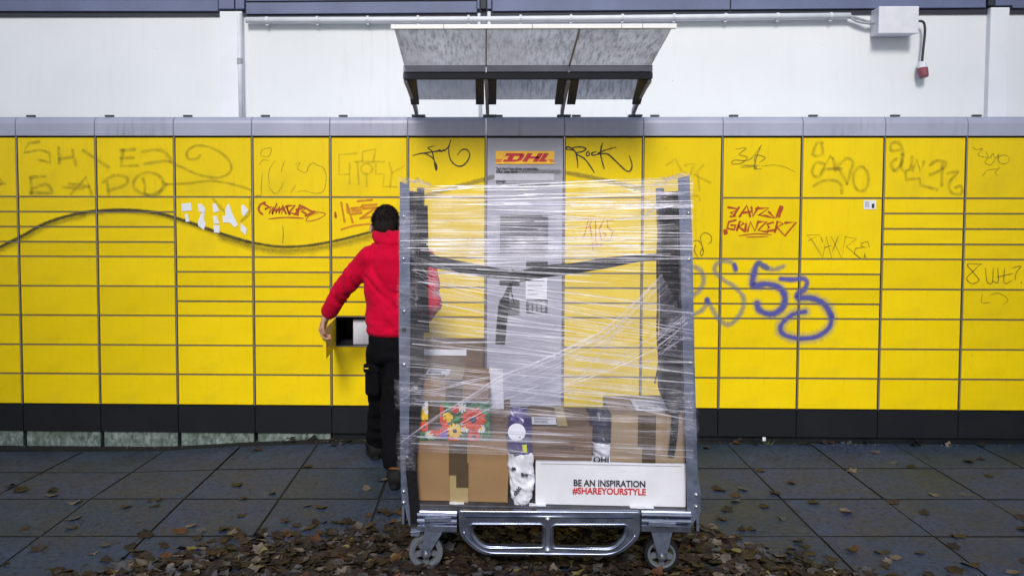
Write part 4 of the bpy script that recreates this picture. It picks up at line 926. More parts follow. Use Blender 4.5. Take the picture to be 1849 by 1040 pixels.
# white box with printing
pw = carton('white_box', 'long white box printed with a black and red slogan', 967, 838, 1240, 913, .04, .42, 'card_white', z0=fz+.001, wob=.002)
w_, d_, h_ = pw['dim']
def ftext(par, s, px, py, hpx, wpx, mat, v, off, bold=.0):
    q = TI @ Vector(par.location); p = cl(px, py, v); me = text_mesh(s, 1, bold); wd = max(x.co.x for x in me.vertices); hh = max(x.co.y for x in me.vertices)
    W_ = (cl(px+wpx, py, v)-p).length; H_ = (cl(px, py-hpx, v)-p).length
    for x in me.vertices: x.co.x *= W_/wd; x.co.y *= H_/hh
    me.materials.append(M[mat]); return link('lettering', me, par, 0, (p.x-q.x, -off, p.z-q.z), (math.pi/2, 0, 0))
ftext(pw, 'BE AN INSPIRATION', 1035, 876, 11.5, 130, 'ink', .04, .004, .028); ftext(pw, '#SHAREYOURSTYLE', 1034, 890, 11.5, 132, 'ink_red', .04, .004, .028)
m = MB(); m.box(-w_/2+.02, w_/2-.02, -.0034, -.0031, h_-.008, h_-.007); m.build('lid_seam', M['ink_grey'], pw)
zw = fz+.001+h_
pmid = carton('cardboard_box', 'brown box with a shop name on its front standing on the white box', 957, 772, 1070, 838, .055, .36, 'card_dark', z0=zw+.002)
on_top(pmid, 'shipping_label', .03, .05, .43, .38, 'paper', .006, bars=12); on_top(pmid, 'parcel_tape', .44, 0, .6, 1, 'tape_clear', .005)
ftext(pmid, 'hommeetshop', 987, 808, 6.5, 50, 'ink', .055, .0065)
prt = carton('cardboard_box', 'pale brown box with a top label and vertical tape at the trolley end', 1103, 750, 1238, 837, .05, .36, 'card_pale', z0=zw+.002)
on_top(prt, 'shipping_label', .36, .12, .88, .66, 'paper', .0065, bars=16); on_front(prt, 'parcel_tape', .42, .0, .6, 1, 'tape_brown', .006); on_front(prt, 'parcel_tape', .36, .35, .44, 1, 'tape_brown', .006)
# soft mailing bags
def mailer(name, label, rows, v, mats, split, th=.035, seed=0):
    """rows: (px left, px right, py) from top to bottom on plane v"""
    org = cl((rows[-1][0]+rows[-1][1])/2, rows[-1][2], v); rings = []; N = 36
    fine = spline([Vector(r) for r in rows], 9)
    for i, r in enumerate(fine):
        a, b = cl(r.x, r.z, v), cl(r.y, r.z, v); c = (a+b)/2; hw = (b.x-a.x)/2; f = i/(len(fine)-1); t = th*max(.12, math.sin(math.pi*min(max(f*.94+.05, 0), 1))**.5)
        ring_ = []
        for j in range(N):
            an = 6.28318*j/N; x, y = hw*math.cos(an), t*math.sin(an)*abs(math.sin(an))**.2
            n = noise.noise_vector((x*26+seed, y*20, a.z*22))*.006+Vector([.5-abs(q_) for q_ in noise.noise_vector((x*38+seed, y*20, a.z*38+x*20))])*.011
            ring_.append((c.x-org.x+x+n.x, y+n.y*1.6, c.z-org.z+n.z))
        rings.append(ring_)
    mb = MB(); k_ = int(len(rings)*split)
    mb.loft(rings[:k_+1], 0); mb.loft(rings[k_:], 1)
    o = mb.build(name, mats, None, smooth=True, loc=TM @ Vector((org.x, v, org.z)), rot=(0, 0, TA)); return tag(o, label, 'mailing bag'), org
mg, og = mailer('mailing_bag', 'crumpled white mailing bag with a purple top squeezed beside the white box', [(922, 948, 738), (918, 955, 752), (915, 959, 780), (915, 960, 815), (917, 962, 850), (919, 963, 880), (924, 957, 903), (934, 946, 917)], .038, [M['poly_purple'], M['poly_white']], .44, .03)
def bagmark(pts, mat, y, name): mb = MB(); vs = [(lambda q: (q.x-og.x, y, q.z-og.z))(cl(px, py, .01)) for px, py in pts]; mb.add(vs, [list(range(len(vs)))]); return mb.build(name, M[mat], mg, fixn=False)
bagmark(circ(933, 779, 16, 16, 0, 340, 18), 'paper', -.037, 'round_label'); bagmark([(943, 802), (951, 801), (952, 816), (944, 815)], 'poly_yellow', -.036, 'logo_patch')
bagmark([(937, 787), (940, 787), (940, 789), (937, 789)], 'ink', -.038, 'print')
for s, px, py, sz, rz in (('oll', 932, 822, .022, 75), ('line', 941, 858, .014, 0), ('chic', 931, 894, .018, 55), ('da', 924, 848, .014, 15)):
    me = text_mesh(s, sz*1.4, .0012); me.materials.append(M['ink']); q = cl(px, py, .01); link('lettering', me, mg, 0, (q.x-og.x, -.036, q.z-og.z), (math.pi/2, -rad(rz), 0))
mn, on_ = mailer('mailing_bag', 'navy and white mailing bag standing between the two brown boxes on the white box', [(1064, 1096, 740), (1062, 1103, 752), (1064, 1106, 780), (1068, 1108, 810), (1070, 1108, 830), (1070, 1107, 837)], .10, [M['poly_navy'], M['poly_white']], .52, .05, 9)
me = text_mesh('OHI', .036, .0015); me.materials.append(M['ink']); q = cl(1071, 834, .05); link('lettering', me, mn, 0, (q.x-on_.x, -.055, q.z-on_.z), (math.pi/2, 0, 0))

# ================================================================== STRAPS
def webbing(mb, pts, widths, th=.002, tw=None, n=6):
    """flat band through points (u,v,z); widths in metres; tw = roll of the band in degrees about its run (0 = faces the front)"""
    q = spline(pts, n); N = len(q); vs = []; fs = []
    for i, p in enumerate(q):
        t = i/(N-1); f = t*(len(widths)-1); a = int(min(f, len(widths)-2)); w = widths[a]+(widths[a+1]-widths[a])*(f-a)
        d = (q[min(i+1, N-1)]-q[max(i-1, 0)]).normalized(); side = d.cross(Vector((0, 1, 0)))
        side = side.normalized() if side.length > .05 else Vector((1, 0, 0))
        if tw: g_ = t*(len(tw)-1); b = int(min(g_, len(tw)-2)); side = Matrix.Rotation(rad(tw[b]+(tw[b+1]-tw[b])*(g_-b)), 3, d) @ side
        nn = side.cross(d).normalized()
        vs += [p+side*w/2+nn*th/2, p-side*w/2+nn*th/2, p-side*w/2-nn*th/2, p+side*w/2-nn*th/2]
    for i in range(N-1):
        for j in range(4): fs.append((4*i+j, 4*i+(j+1) % 4, 4*i+4+(j+1) % 4, 4*i+4+j))
    fs += [(3, 2, 1, 0), (4*N-4, 4*N-3, 4*N-2, 4*N-1)]
    return mb.add(vs, fs)
def C(px, py, v): return cl(px, py, v)
def strap(label, bands, group='black lashing straps on the trolley'):
    o = MB()
    for pts, wd, tw in bands: webbing(o, [C(*p) for p in pts], wd, tw=tw)
    x = o.build('lashing_strap', M['strap'], None, loc=TO, rot=(0, 0, TA), smooth=False); return tag(x, label, 'strap', group)
strap('black strap sagging across the trolley from side to side with a knot and hanging tail', [
    ([(768, 466, .05), (790, 474, .045), (840, 484, .04), (890, 493, .04), (938, 502, .04)], [.062, .055, .05, .046, .05], [0, 20, 10, -10, 0]),
    ([(936, 500, .038), (985, 490, .04), (1040, 484, .045), (1100, 474, .05), (1160, 466, .06), (1215, 463, .08)], [.045, .05, .046, .044, .032, .036], [0, -12, 15, 5, 30, 10]),
    ([(927, 496, .036), (921, 515, .036), (915, 532, .036), (910, 552, .036), (906, 585, .036), (903, 622, .036)], [.012, .014, .022, .045, .042, .040], [40, 30, 15, 0, 0, 0]),
    ([(930, 498, .034), (925, 510, .034), (923, 525, .034), (928, 545, .034)], [.01, .008, .006, .006], [60, 50, 40, 30]),
    ([(922, 490, .032), (936, 499, .028), (944, 506, .034)], [.022, .030, .02], [0, 10, 0])])
strap('black webbing strap bundled down the trolley side beside the pale brown box', [
    ([(1225, 385, .16), (1212, 392, .1), (1205, 410, .08), (1209, 520, .09), (1208, 620, .09), (1206, 690, .08), (1212, 715, .06), (1220, 745, .04)], [.03, .05, .075, .08, .085, .085, .075, .05], [30, 0, 0, 8, -6, 0, 10, 0]),
    ([(1216, 700, .036), (1219, 745, .032), (1217, 785, .03), (1212, 823, .03)], [.06, .03, .028, .026], [0, 0, 0, 10]),
    ([(1212, 388, .05), (1197, 398, .05), (1190, 425, .05), (1187, 470, .05), (1188, 540, .05), (1187, 600, .05), (1189, 655, .05), (1182, 692, .05)], [.02, .012, .011, .009, .011, .008, .01, .006], [20, 30, 40, 10, 60, 20, 80, 40])])
strap('black webbing strap pulled down the trolley side to the buckle above the castor', [
    ([(741, 352, .02), (744, 395, .02), (742, 450, .015), (744, 520, .015), (743, 590, .015), (745, 650, .012)], [.02, .024, .02, .022, .02, .024], [20, -10, 15, 0, 10, 0]),
    ([(752, 560, .03), (753, 620, .03), (752, 690, .03), (747, 760, .02), (742, 830, .0), (746, 890, -.006), (751, 945, -.008)], [.05, .055, .06, .05, .045, .042, .040], [0, 10, -5, 0, 0, 0, 0]),
    ([(762, 372, .2), (765, 440, .2), (764, 520, .2), (763, 600, .2)], [.05, .04, .045, .06], [0, 0, 0, 0])])

# ================================================================== STRETCH FILM
fm = empty('stretch_film', TO, TA, 'clear stretch film wound round the trolley in white streaky bands', 'plastic wrap')
ROWSF = [(338, 319, .55), (352, 340, .75), (372, 372, .85), (400, 398, .7), (428, 425, .9), (450, 447, .75), (468, 468, .5), (482, 512, .38), (492, 555, .4), (506, 600, .45), (545, 625, .55), (590, 650, .85), (640, 690, .95), (690, 738, .62), (745, 775, .34), (785, 812, .42), (815, 832, .5)]
def frow(s):
    f = s*(len(ROWSF)-1); i = int(min(f, len(ROWSF)-2)); t = f-i; return tuple(ROWSF[i][j]*(1-t)+ROWSF[i+1][j]*t for j in range(3))
def film_pt(a, s, off=0.0):
    yl, yr, d = frow(s); px = 721+(1252-721)*a; y = yl+(yr-yl)*a
    v = -.006+.018*math.sin(math.pi*a)*(1-.75*s**4)+off+.004*noise.noise((a*9, s*14, 3))
    # over the white box and mailer the film rides on the parcels' faces
    v = min(v, .02 if s < .86 else -.008-.03*(s-.86)) if s > .7 else v
    return cl(px, y, v-.001)
mb = MB(); mb.grid(60, 110, lambda a, s: (film_pt(a, s), (a, s)), 0, lambda a, s: frow(s)[2]*(1 if .1 < a < .89 else .5))
mb.build('front_sheet', M['film'], fm, smooth=True, fixn=False)
# second, diagonal layer from the lower post corner up to the far post
up_c = [(724, 792), (790, 752), (850, 716), (905, 680), (970, 655), (1035, 625), (1090, 596), (1140, 552), (1196, 498)]
lo_c = [(724, 836), (800, 806), (870, 775), (940, 745), (1010, 715), (1080, 690), (1140, 668), (1200, 640), (1252, 600)]
us_, ls_ = spline([Vector((*p, 0)) for p in up_c], 6), spline([Vector((*p, 0)) for p in lo_c], 6)
def pick(q, a): f = a*(len(q)-1); i = int(min(f, len(q)-2)); return q[i].lerp(q[i+1], f-i)
def diag(a, b, off=-.012):
    p = pick(us_, a).lerp(pick(ls_, a), b); return cl(p.x, p.y, off-.012+.03*math.sin(math.pi*a)*(1-b)+.004*noise.noise((a*8, b*5, 1)))
mb = MB(); mb.grid(60, 24, lambda a, b: (diag(a, b), (a, b*.28+2)), 0, lambda a, b: (.12+.2*a)*(1-b)**.6)
mb.build('diagonal_sheet', M['film'], fm, smooth=True, fixn=False)
# sides and back
uL, uR = cl(720, 600).x-.004, cl(1253, 600).x+.004; zT, zL = 1.6, .56
for uu in (uL, uR):
    o_ = .0 if uu == uL else .0
    mb = MB(); mb.grid(16, 60, lambda a, s: ((uu+(.012 if uu == uL else -.012)*(1-s)*.0, -.006+a*(D+.016), zT-(zT-zL)*s+.03*math.sin(a*5+s*9)), (a*.5, s+(3 if uu == uL else 5))), 0, lambda a, s: .14); mb.build('side_sheet', M['film'], fm, smooth=True, fixn=False)
mb = MB(); mb.grid(40, 80, lambda a, s: ((uL+(uR-uL)*a, D+.012-.02*math.sin(math.pi*a), zT-.02-(zT-zL)*s-.04*a), (a, s+7)), 0, lambda a, s: .22); mb.build('back_sheet', M['film'], fm, smooth=True, fixn=False)
# stretched creases
def ribbon(mb, pts, w, flare=None):
    vs = []; uv = []; N = len(pts); L = 0
    for i, p in enumerate(pts):
        d = (pts[min(i+1, N-1)]-pts[max(i-1, 0)]).normalized(); s_ = d.cross(Vector((0, 1, 0))).normalized(); t = i/(N-1)
        w_ = w*(.25+.75*math.sin(math.pi*min(max(t, .02), .98))**.5)*(flare(t) if flare else 1)
        L += (p-pts[i-1]).length if i else 0
        vs += [p+s_*w_/2, p-s_*w_/2]; uv += [(L+.01, 1), (L+.01, .0001)]
    mb.add(vs, [(2*i, 2*i+1, 2*i+3, 2*i+2) for i in range(N-1)], 0, uv)
mb = MB(); rnd = random.Random(5)
for i in range(190):
    s = rnd.random(); d = frow(s)[2]
    if rnd.random() > d+.25: continue
    a0 = rnd.random()**1.6*.8; a1 = min(1, a0+rnd.uniform(.12, .95)); ds = rnd.gauss(0, .012); n_ = 14
    if s > .40 and s < .68 and rnd.random() < .6: a0 = rnd.uniform(.08, .45); a1 = min(1, a0+rnd.uniform(.25, .6))
    pts = [film_pt(a0+(a1-a0)*j/(n_-1), min(.999, max(0, s+ds*(j/(n_-1)-.5))), -.004-.002*rnd.random()) for j in range(n_)]
    ribbon(mb, pts, rnd.choice((.0012, .002, .003, .004, .006, .008, .011, .015)))
for i in range(38):
    b = rnd.random()**1.4; a0 = rnd.random()*.7; a1 = min(1, a0+rnd.uniform(.15, .8)); n_ = 14
    ribbon(mb, [diag(a0+(a1-a0)*j/(n_-1), min(1, max(0, b+rnd.gauss(0, .01))), -.018) for j in range(n_)], rnd.choice((.0012, .002, .003, .004)))
for (px0, py0), ends in (((747, 486), [(880+rnd.uniform(-60, 120), 500+rnd.uniform(10, 90)) for _ in range(22)]), ((1240, 590), [(1150+rnd.uniform(-60, 40), 600+rnd.uniform(20, 110)) for _ in range(14)])):
    for ex, ey in ends:
        p, q = cl(px0+rnd.uniform(-4, 4), py0+rnd.uniform(-25, 25), -.008), cl(ex, ey, -.002+.02*rnd.random()); ribbon(mb, [p.lerp(q, j/9)+Vector((0, 0, .006*math.sin(math.pi*j/9))) for j in range(10)], rnd.choice((.0015, .002, .003)))
tag(mb.build('crease', M['strand'], fm, fixn=False), kind='stuff')
# gathered ropes of film
def rope(paths, w, name='film_rope'):
    mb = MB()
    for pts in paths:
        q = spline([cl(*p) for p in pts], 6); 
        for k_ in range(3):
            o_ = Vector((0, rnd.uniform(-.004, .002), rnd.uniform(-w, w)*.5)); ribbon(mb, [p+o_*(.4+.6*abs(math.sin(j*.37+k_)))+Vector((0, 0, .003*noise.noise((j*.5, k_*3, 0)))) for j, p in enumerate(q)], w*rnd.uniform(.12, .4))
    mb.build(name, M['strand'], fm, fixn=False)
rope([[(724, 800, -.012), (790, 752, -.012), (850, 716, -.01), (905, 680, -.004), (970, 655, .0), (1035, 625, .004), (1090, 596, .004), (1140, 552, .004), (1196, 498, -.004)]], .016)
rope([[(1040, 690, .0), (1090, 630, .002), (1140, 560, .0), (1195, 495, -.006)]], .012)
rope([[(762, 342, .0), (800, 352, .012), (850, 363, .022), (920, 374, .03), (1000, 382, .032), (1090, 386, .026), (1180, 383, .0)]], .012)
rope([[(1160, 392, .01), (1185, 378, -.004), (1215, 372, -.012)]], .03)
rope([[(742, 478, -.008), (850, 478, .02), (960, 472, .03), (1100, 472, .025), (1240, 466, -.01)]], .008)
rope([[(740, 706, -.01), (790, 704, -.014), (840, 690, -.016), (885, 682, -.012)]], .014); rope([[(722, 556, -.01), (760, 552, -.004), (880, 560, .02), (1010, 562, .02)]], .004)
# crumpled patches
def crumple(px0, py0, px1, py1, v, amp, dens, sc=55, nu=26, nv=14, skew=0, name='crumpled_film'):
    mb = MB(); sd_ = rnd.random()*40
    def fn(a, b):
        p = cl(px0+(px1-px0)*a, py0+(py1-py0)*b+skew*a, v); e = min(a, 1-a, b, 1-b)*4; e = min(1, e); n = noise.noise_vector((p.x*sc+sd_, p.z*sc, 1))+noise.noise_vector((p.x*sc*2.3+sd_, p.z*sc*2.3, 5))*.6
        return p+Vector((n.x*amp*.8, -abs(n.y)*amp*1.6, n.z*amp*.8)), (a*.4, b*.3+sd_)
    mb.grid(nu, nv, fn, 0, lambda a, b: dens*min(1, 4.5*min(a, 1-a, b, 1-b)+.12)); return mb.build(name, M['film_bunch'], fm, smooth=False, fixn=False)
crumple(742, 704, 892, 732, -.012, .008, .6, 60); crumple(800, 674, 885, 690, -.012, .006, .6, 70); crumple(712, 682, 766, 738, -.018, .012, .8, 60, 18, 16)
crumple(716, 500, 762, 560, -.012, .010, .6, 45, 14, 14); crumple(718, 376, 752, 470, -.010, .006, .5, 50, 12, 24); crumple(716, 780, 752, 850, -.012, .007, .5, 50, 12, 18)
crumple(1150, 352, 1206, 388, .0, .010, 1.0, 40, 18, 14, -8); crumple(1196, 560, 1256, 640, -.012, .006, .6, 40, 18, 20); crumple(1200, 690, 1262, 800, -.012, .006, .65, 45, 16, 24)
crumple(1225, 345, 1252, 560, -.010, .004, .5, 60, 10, 40); crumple(880, 405, 1000, 440, .024, .006, .5, 70, 24, 8); crumple(775, 425, 900, 450, .018, .006, .6, 70, 24, 8)
def tuft(pts, v, back):
    """the wrap folded over the top of a post"""
    mb = MB(); q = [cl(x, y, v) for x, y in pts]
    def fn(a, b):
        p = pick(q, a); n = noise.noise_vector((p.x*30, b*4, 7)); return p+Vector((n.x*.010, back*b, n.z*.012-.006*b+.008*math.sin(a*23))), (a*.4, b*.4+11)
    mb.grid(24, 8, fn, 0, lambda a, b: .9); 
    def fd(a, b): p = pick(q, a); n = noise.noise_vector((p.x*26, b*5, 2)); return p+Vector((n.x*.004, -.004-.006*abs(n.y), -.055*b+.012*noise.noise((a*30, 1, 1)))), (a*.4, b*.3+13)
    mb.grid(24, 8, fd, 0, lambda a, b: .95*(1-b*.6)); mb.build('folded_film', M['film_bunch'], fm, smooth=False, fixn=False)
tuft([(720, 318), (728, 326), (745, 324), (758, 326), (774, 332)], -.008, .22); tuft([(1186, 334), (1206, 322), (1226, 316), (1246, 313)], -.008, .22)

# ================================================================== PERSON
PO = Vector((-.52, -.68, 0)); pe = empty('person', PO, 0, 'person in a red hoodie and black work trousers reaching to the open locker door', 'person')
def pp_(px, py, Y): return at(px, py, Y)-PO
def capsule(mb, a, b, ra, rb, n=12):
    a, b = Vector(a), Vector(b); d = b-a; L = d.length; z = d.normalized(); x = z.orthogonal().normalized(); y = z.cross(x); rings = []
    for t in (-1, -.7, -.35, 0): c = a+z*(ra*t); R_ = ra*math.sqrt(max(.001, 1-t*t)); rings.append([c+x*(R_*math.cos(6.28318*j/n))+y*(R_*math.sin(6.28318*j/n)) for j in range(n)])
    for t in (0, .35, .7, 1): c = b+z*(rb*t); R_ = rb*math.sqrt(max(.001, 1-t*t)); rings.append([c+x*(R_*math.cos(6.28318*j/n))+y*(R_*math.sin(6.28318*j/n)) for j in range(n)])
    mb.loft(rings)
def fuse(mb, name, mat, voxel, smooth, parent, disp=0, dscale=.1, seed=0):
    me = mb.mesh('t', M[mat]); b = bmesh.new(); b.from_mesh(me); bmesh.ops.recalc_face_normals(b, faces=b.faces); b.to_mesh(me); b.free()
    o = bpy.data.objects.new('t', me); COL.objects.link(o)
    r = o.modifiers.new('r', 'REMESH'); r.mode = 'VOXEL'; r.voxel_size = voxel; r.use_smooth_shade = True
    if smooth: s = o.modifiers.new('s', 'SMOOTH'); s.factor = .5; s.iterations = smooth
    m2 = baked(o, name); bpy.data.objects.remove(o); m2.materials.clear(); m2.materials.append(M[mat])
    if disp:
        nr = [v.normal.copy() for v in m2.vertices]
        for v, n in zip(m2.vertices, nr):
            p = v.co; q = p/dscale; h = noise.noise((q.x*.8+seed, q.y*.8, q.z*1.7))+.5*noise.noise((q.x*2.2, q.y*2.2+seed, q.z*3.6))
            v.co = p+n*(disp*h)
    m2.polygons.foreach_set('use_smooth', [True]*len(m2.polygons)); return link(name, m2, parent)
# --- joints
hipC = pp_(712, 612, -.66); chest = pp_(712, 505, -.66); neck = pp_(709, 432, -.62)
shL, elL, wrL, haL = pp_(668, 466, -.68), pp_(622, 517, -.60), pp_(594, 562, -.50), pp_(580, 586, -.475)
shR, elR, wrR = pp_(764, 468, -.66), pp_(779, 548, -.70), pp_(752, 590, -.42)
hpA, knA, anA = pp_(692, 630, -.64), pp_(690, 728, -.52), pp_(682, 806, -.38)
hpB, knB, anB = pp_(728, 630, -.68), pp_(713, 735, -.74), pp_(715, 850, -.92)
anA.z = .10; anB.z = .12
# torso rings (px left, px right, py, depth m, Y)
def ring_e(l, r, y, dep, Y, n=24, fl=1.0):
    a, b = pp_(l, y, Y), pp_(r, y, Y); c = (a+b)/2; hw = (b-a).length/2
    return [(c.x+hw*math.cos(6.28318*j/n), c.y+dep/2*math.sin(6.28318*j/n), c.z) for j in range(n)]
h = MB()
h.loft([ring_e(664, 756, 601, .24, -.655), ring_e(660, 761, 590, .255, -.655), ring_e(661, 762, 560, .26, -.655), ring_e(658, 766, 525, .26, -.66), ring_e(655, 770, 490, .255, -.665), ring_e(656, 772, 465, .24, -.66), ring_e(664, 766, 447, .20, -.65), ring_e(682, 745, 432, .15, -.63), ring_e(692, 732, 424, .12, -.615)])
capsule(h, shL, shL.lerp(elL, .5), .072, .066); capsule(h, shL.lerp(elL, .5), elL, .066, .060); capsule(h, elL, elL.lerp(wrL, .6), .060, .052); capsule(h, elL.lerp(wrL, .6), wrL, .052, .046)
capsule(h, shR, elR, .072, .062); capsule(h, elR, wrR, .060, .046)
# hood lying on the back of the neck
h.ell(pp_(711, 428, -.67), (.104, .066, .036), 18); h.ell(pp_(719, 437, -.70), (.085, .06, .034), 16)
for sx in (-1, 1): capsule(h, neck+Vector((sx*.075, -.03, .01)), neck+Vector((sx*.055, .07, .0)), .030, .026)
ho = fuse(h, 'hoodie', 'hoodie', .0075, 6, pe, .005, .12)
def dist_seg(p, a, b):
    d = b-a; t = max(0, min(1, (p-a).dot(d)/d.length_squared)); return (p-(a+d*t)).length, t*d.length
for v in ho.data.vertices:
    p = v.co; best = None; acc = 0
    for a, b in ((shL, elL), (elL, wrL)):
        dd, t = dist_seg(p, a, b)
        if best is None or dd < best[0]: best = (dd, acc+t, b-a)
        acc += (b-a).length
    n = v.normal.copy()
    if best[0] < .085 and p.x < shL.x+.01:
        w_ = max(0, min(1, (best[1]-.05)/.08)); r_ = 1-abs(noise.noise((best[1]*24+p.z*7, p.x*9-p.y*7, 2.0)))*2
        cr = max(0, 1-abs(noise.noise((best[1]*15+p.z*9, p.x*8-p.y*6, 4.0)))*4.5); v.co = p+n*(w_*(.003*r_-.017*cr+.002*noise.noise((best[1]*45, p.x*20, p.z*20))))
    else:
        zz = p.z-hipC.z; r_ = 1-abs(noise.noise((p.x*5+p.z*5, p.y*4, p.z*9-abs(p.x)*9)))*2
        cr = max(0, 1-abs(noise.noise((p.x*5+p.z*6, p.y*4, p.z*5-abs(p.x)*8)))*6); v.co = p+n*(.003*r_-.012*cr+.008*max(0, 1-abs(zz-.06)/.09)*noise.noise((p.x*7, p.y*7, p.z*34)))
m = MB(); m.tube(spline([neck+Vector(q_) for q_ in ((-.088, .05, .03), (-.088, -.02, .022), (-.055, -.075, -.004), (.01, -.098, -.018), (.07, -.07, -.002), (.09, -.01, .02), (.086, .05, .03))], 5), [.022+.014*math.sin(math.pi*i/30) for i in range(31)], 12)
m.ell(neck+Vector((.005, -.105, -.055)), (.085, .028, .06), 16); m.build('hood', M['hoodie'], ho, smooth=True)
# hem and cuffs in rib knit
m = MB(); m.loft([ring_e(665, 755, 604, .235, -.655), ring_e(661, 759, 597, .252, -.655), ring_e(662, 759, 590, .252, -.655)]); m.build('hem', M['hoodie'], ho, smooth=True)
m = MB(); d = (wrL-elL).normalized(); m.tube([wrL-d*.03, wrL-d*.01, wrL+d*.012, wrL+d*.022], [.048, .049, .045, .040], 18); m.build('cuff', M['hoodie'], ho, smooth=True)
# trousers
t = MB()
t.loft([ring_e(665, 757, 596, .235, -.655), ring_e(664, 758, 620, .25, -.655), ring_e(664, 758, 640, .25, -.655), ring_e(668, 754, 655, .2, -.655)])
for hp, kn, an, f in ((hpA, knA, anA, 1), (hpB, knB, anB, 1)):
    an = an+(an-kn).normalized()*-.026
    capsule(t, hp, hp.lerp(kn, .5), .098, .092); capsule(t, hp.lerp(kn, .5), kn, .092, .084); capsule(t, kn, kn.lerp(an, .5), .084, .078); capsule(t, kn.lerp(an, .5), an, .078, .074)
tro = fuse(t, 'trousers', 'trousers', .011, 4, pe, .011, .10, 3)
m = MB(); q0, q1 = pp_(660, 714, -.66), pp_(688, 657, -.66); T_ = Matrix.Translation((q0+q1)/2) @ Matrix.Rotation(rad(-12), 4, 'Z')
w2, h2_ = (q1.x-q0.x)/2, (q1.z-q0.z)/2; m.box(-w2, w2, -.035, .07, -h2_, h2_, T=T_); po_ = m.build('cargo_pocket', M['trousers'], tro, bevel=.022)
m = MB(); m.box(-w2-.003, w2+.003, -.039, .074, h2_-.045, h2_+.004, T=T_); m.build('pocket_flap', M['trousers'], tro, bevel=.008)
m = MB(); qq = pp_(662, 665, -.765); m.box(qq.x-.012, qq.x+.010, qq.y-.002, qq.y, qq.z-.003, qq.z+.003); m.build('logo_tag', M['yellow_edge'], tro)
# shoes
def shoe(an, rz, pitch_, name='shoe'):
    r = empty(name, (an.x, an.y, 0), rz); r.parent = pe; r.rotation_euler = (pitch_, 0, rz); s = MB()
    fl = lambda w, h_, y, z0=0.012: [(w*math.cos(a)*(1 if True else 1), y, z0+max(0, h_*(.5+.5*math.sin(a)))) for a in [6.28318*j/16 for j in range(16)]]
    s.loft([fl(.030, .06, -.085), fl(.042, .105, -.07), fl(.046, .115, -.03), fl(.046, .10, .02), fl(.050, .075, .08), fl(.052, .06, .13), fl(.045, .05, .17), fl(.022, .03, .20)])
    s.build('upper', M['shoe'], r, smooth=True)
    s = MB(); s.prism([(.046*math.cos(a)*(1.08 if math.sin(a) > 0 else .95), .055+.15*math.sin(a)) for a in [6.28318*j/20 for j in range(20)]], 0, .024, 'z'); s.build('sole', M['rubber'], r, bevel=.004)
    s = MB(); s.tube([(0, -.045, .10), (0, -.042, .135)], [.046, .044], 16); s.build('collar', M['shoe_tan'], r, smooth=True)
    return r
shoe(anA+Vector((-.02, .02, 0)), rad(12), 0); shoe(anB+Vector((.0, .02, 0)), rad(-4), rad(-7))
# body: head, neck, arms, hands, legs as one continuous skin
b = MB()
hc = pp_(697, 405, -.56); TH = Matrix.Rotation(rad(-28), 3, 'X')
b.ell(hc, (.074, .094, .098), 20, T=TH); b.ell(hc+TH @ Vector((0, .03, -.06)), (.058, .07, .07), 16, T=TH); b.ell(hc+TH @ Vector((0, .10, -.03)), (.012, .018, .022), 10)
for sx in (-1, 1): b.ell(hc+TH @ Vector((sx*.084, -.002, -.03)), (.010, .019, .030), 10, T=TH)
capsule(b, hc+TH @ Vector((0, -.02, -.07)), neck+Vector((0, 0, -.03)), .055, .06)
capsule(b, neck+Vector((0, 0, -.06)), hipC, .08, .09); capsule(b, neck+Vector((-.02, 0, -.08)), shL, .04, .04); capsule(b, neck+Vector((.02, 0, -.08)), shR, .04, .04)
capsule(b, shL, elL, .042, .036); capsule(b, elL, wrL, .036, .030); capsule(b, shR, elR, .042, .036); capsule(b, elR, wrR, .034, .026)
for hp, kn, an in ((hpA, knA, anA), (hpB, knB, anB)): capsule(b, hipC, hp, .06, .06); capsule(b, hp, kn, .06, .045); capsule(b, kn, an, .042, .032)
def hand(wr, dir_, side, palm_n, curl, thumb_sign):
    """wrist, finger direction, sideways axis (index to little finger), palm normal, curl per joint"""
    d, s, n = dir_.normalized(), side.normalized(), palm_n.normalized()
    capsule(b, wr, wr+d*.02, .028, .024)
    for f in (-1.05, -.35, .35, 1.05): capsule(b, wr+d*.015+s*(f*.016), wr+d*.085+s*(f*.0205), .0165, .0125, 10)
    for f, L in ((-1.05, .9), (-.35, 1.0), (.35, .95), (1.05, .76)):
        p = wr+d*.085+s*(f*.0205); ax = d.cross(n).normalized(); an = 0; dd = d
        for seg, rr in ((.042, .0098), (.027, .0088), (.022, .0078)):
            an += curl; dd = (d*math.cos(an)+n*math.sin(an)); q = p+dd*(seg*L); capsule(b, p, q, rr, rr*.93, 8); p = q
    p = wr+d*.03-s*(.026*thumb_sign); q = p+(d*.6-s*(.55*thumb_sign)+n*.45).normalized()*.042; capsule(b, p, q, .0135, .0115, 8); capsule(b, q, q+(d*.8+n*.5).normalized()*.034, .0112, .0092, 8)
# left hand over the free edge of the open door: door edge runs vertically at its outer end
hd = Vector((-.10, .02, -.9)); hand(wrL+ (haL-wrL)*.35, Vector((-.25, .10, -.72)), Vector((.25, .92, .10)), Vector((.92, -.2, -.25)), rad(34), 1)
hand(wrR, Vector((-.3, .9, -.1)), Vector((.2, 0, -1)), Vector((-.9, -.2, 0)), rad(25), 1)
fuse(b, 'body', 'skin', .0042, 2, pe)
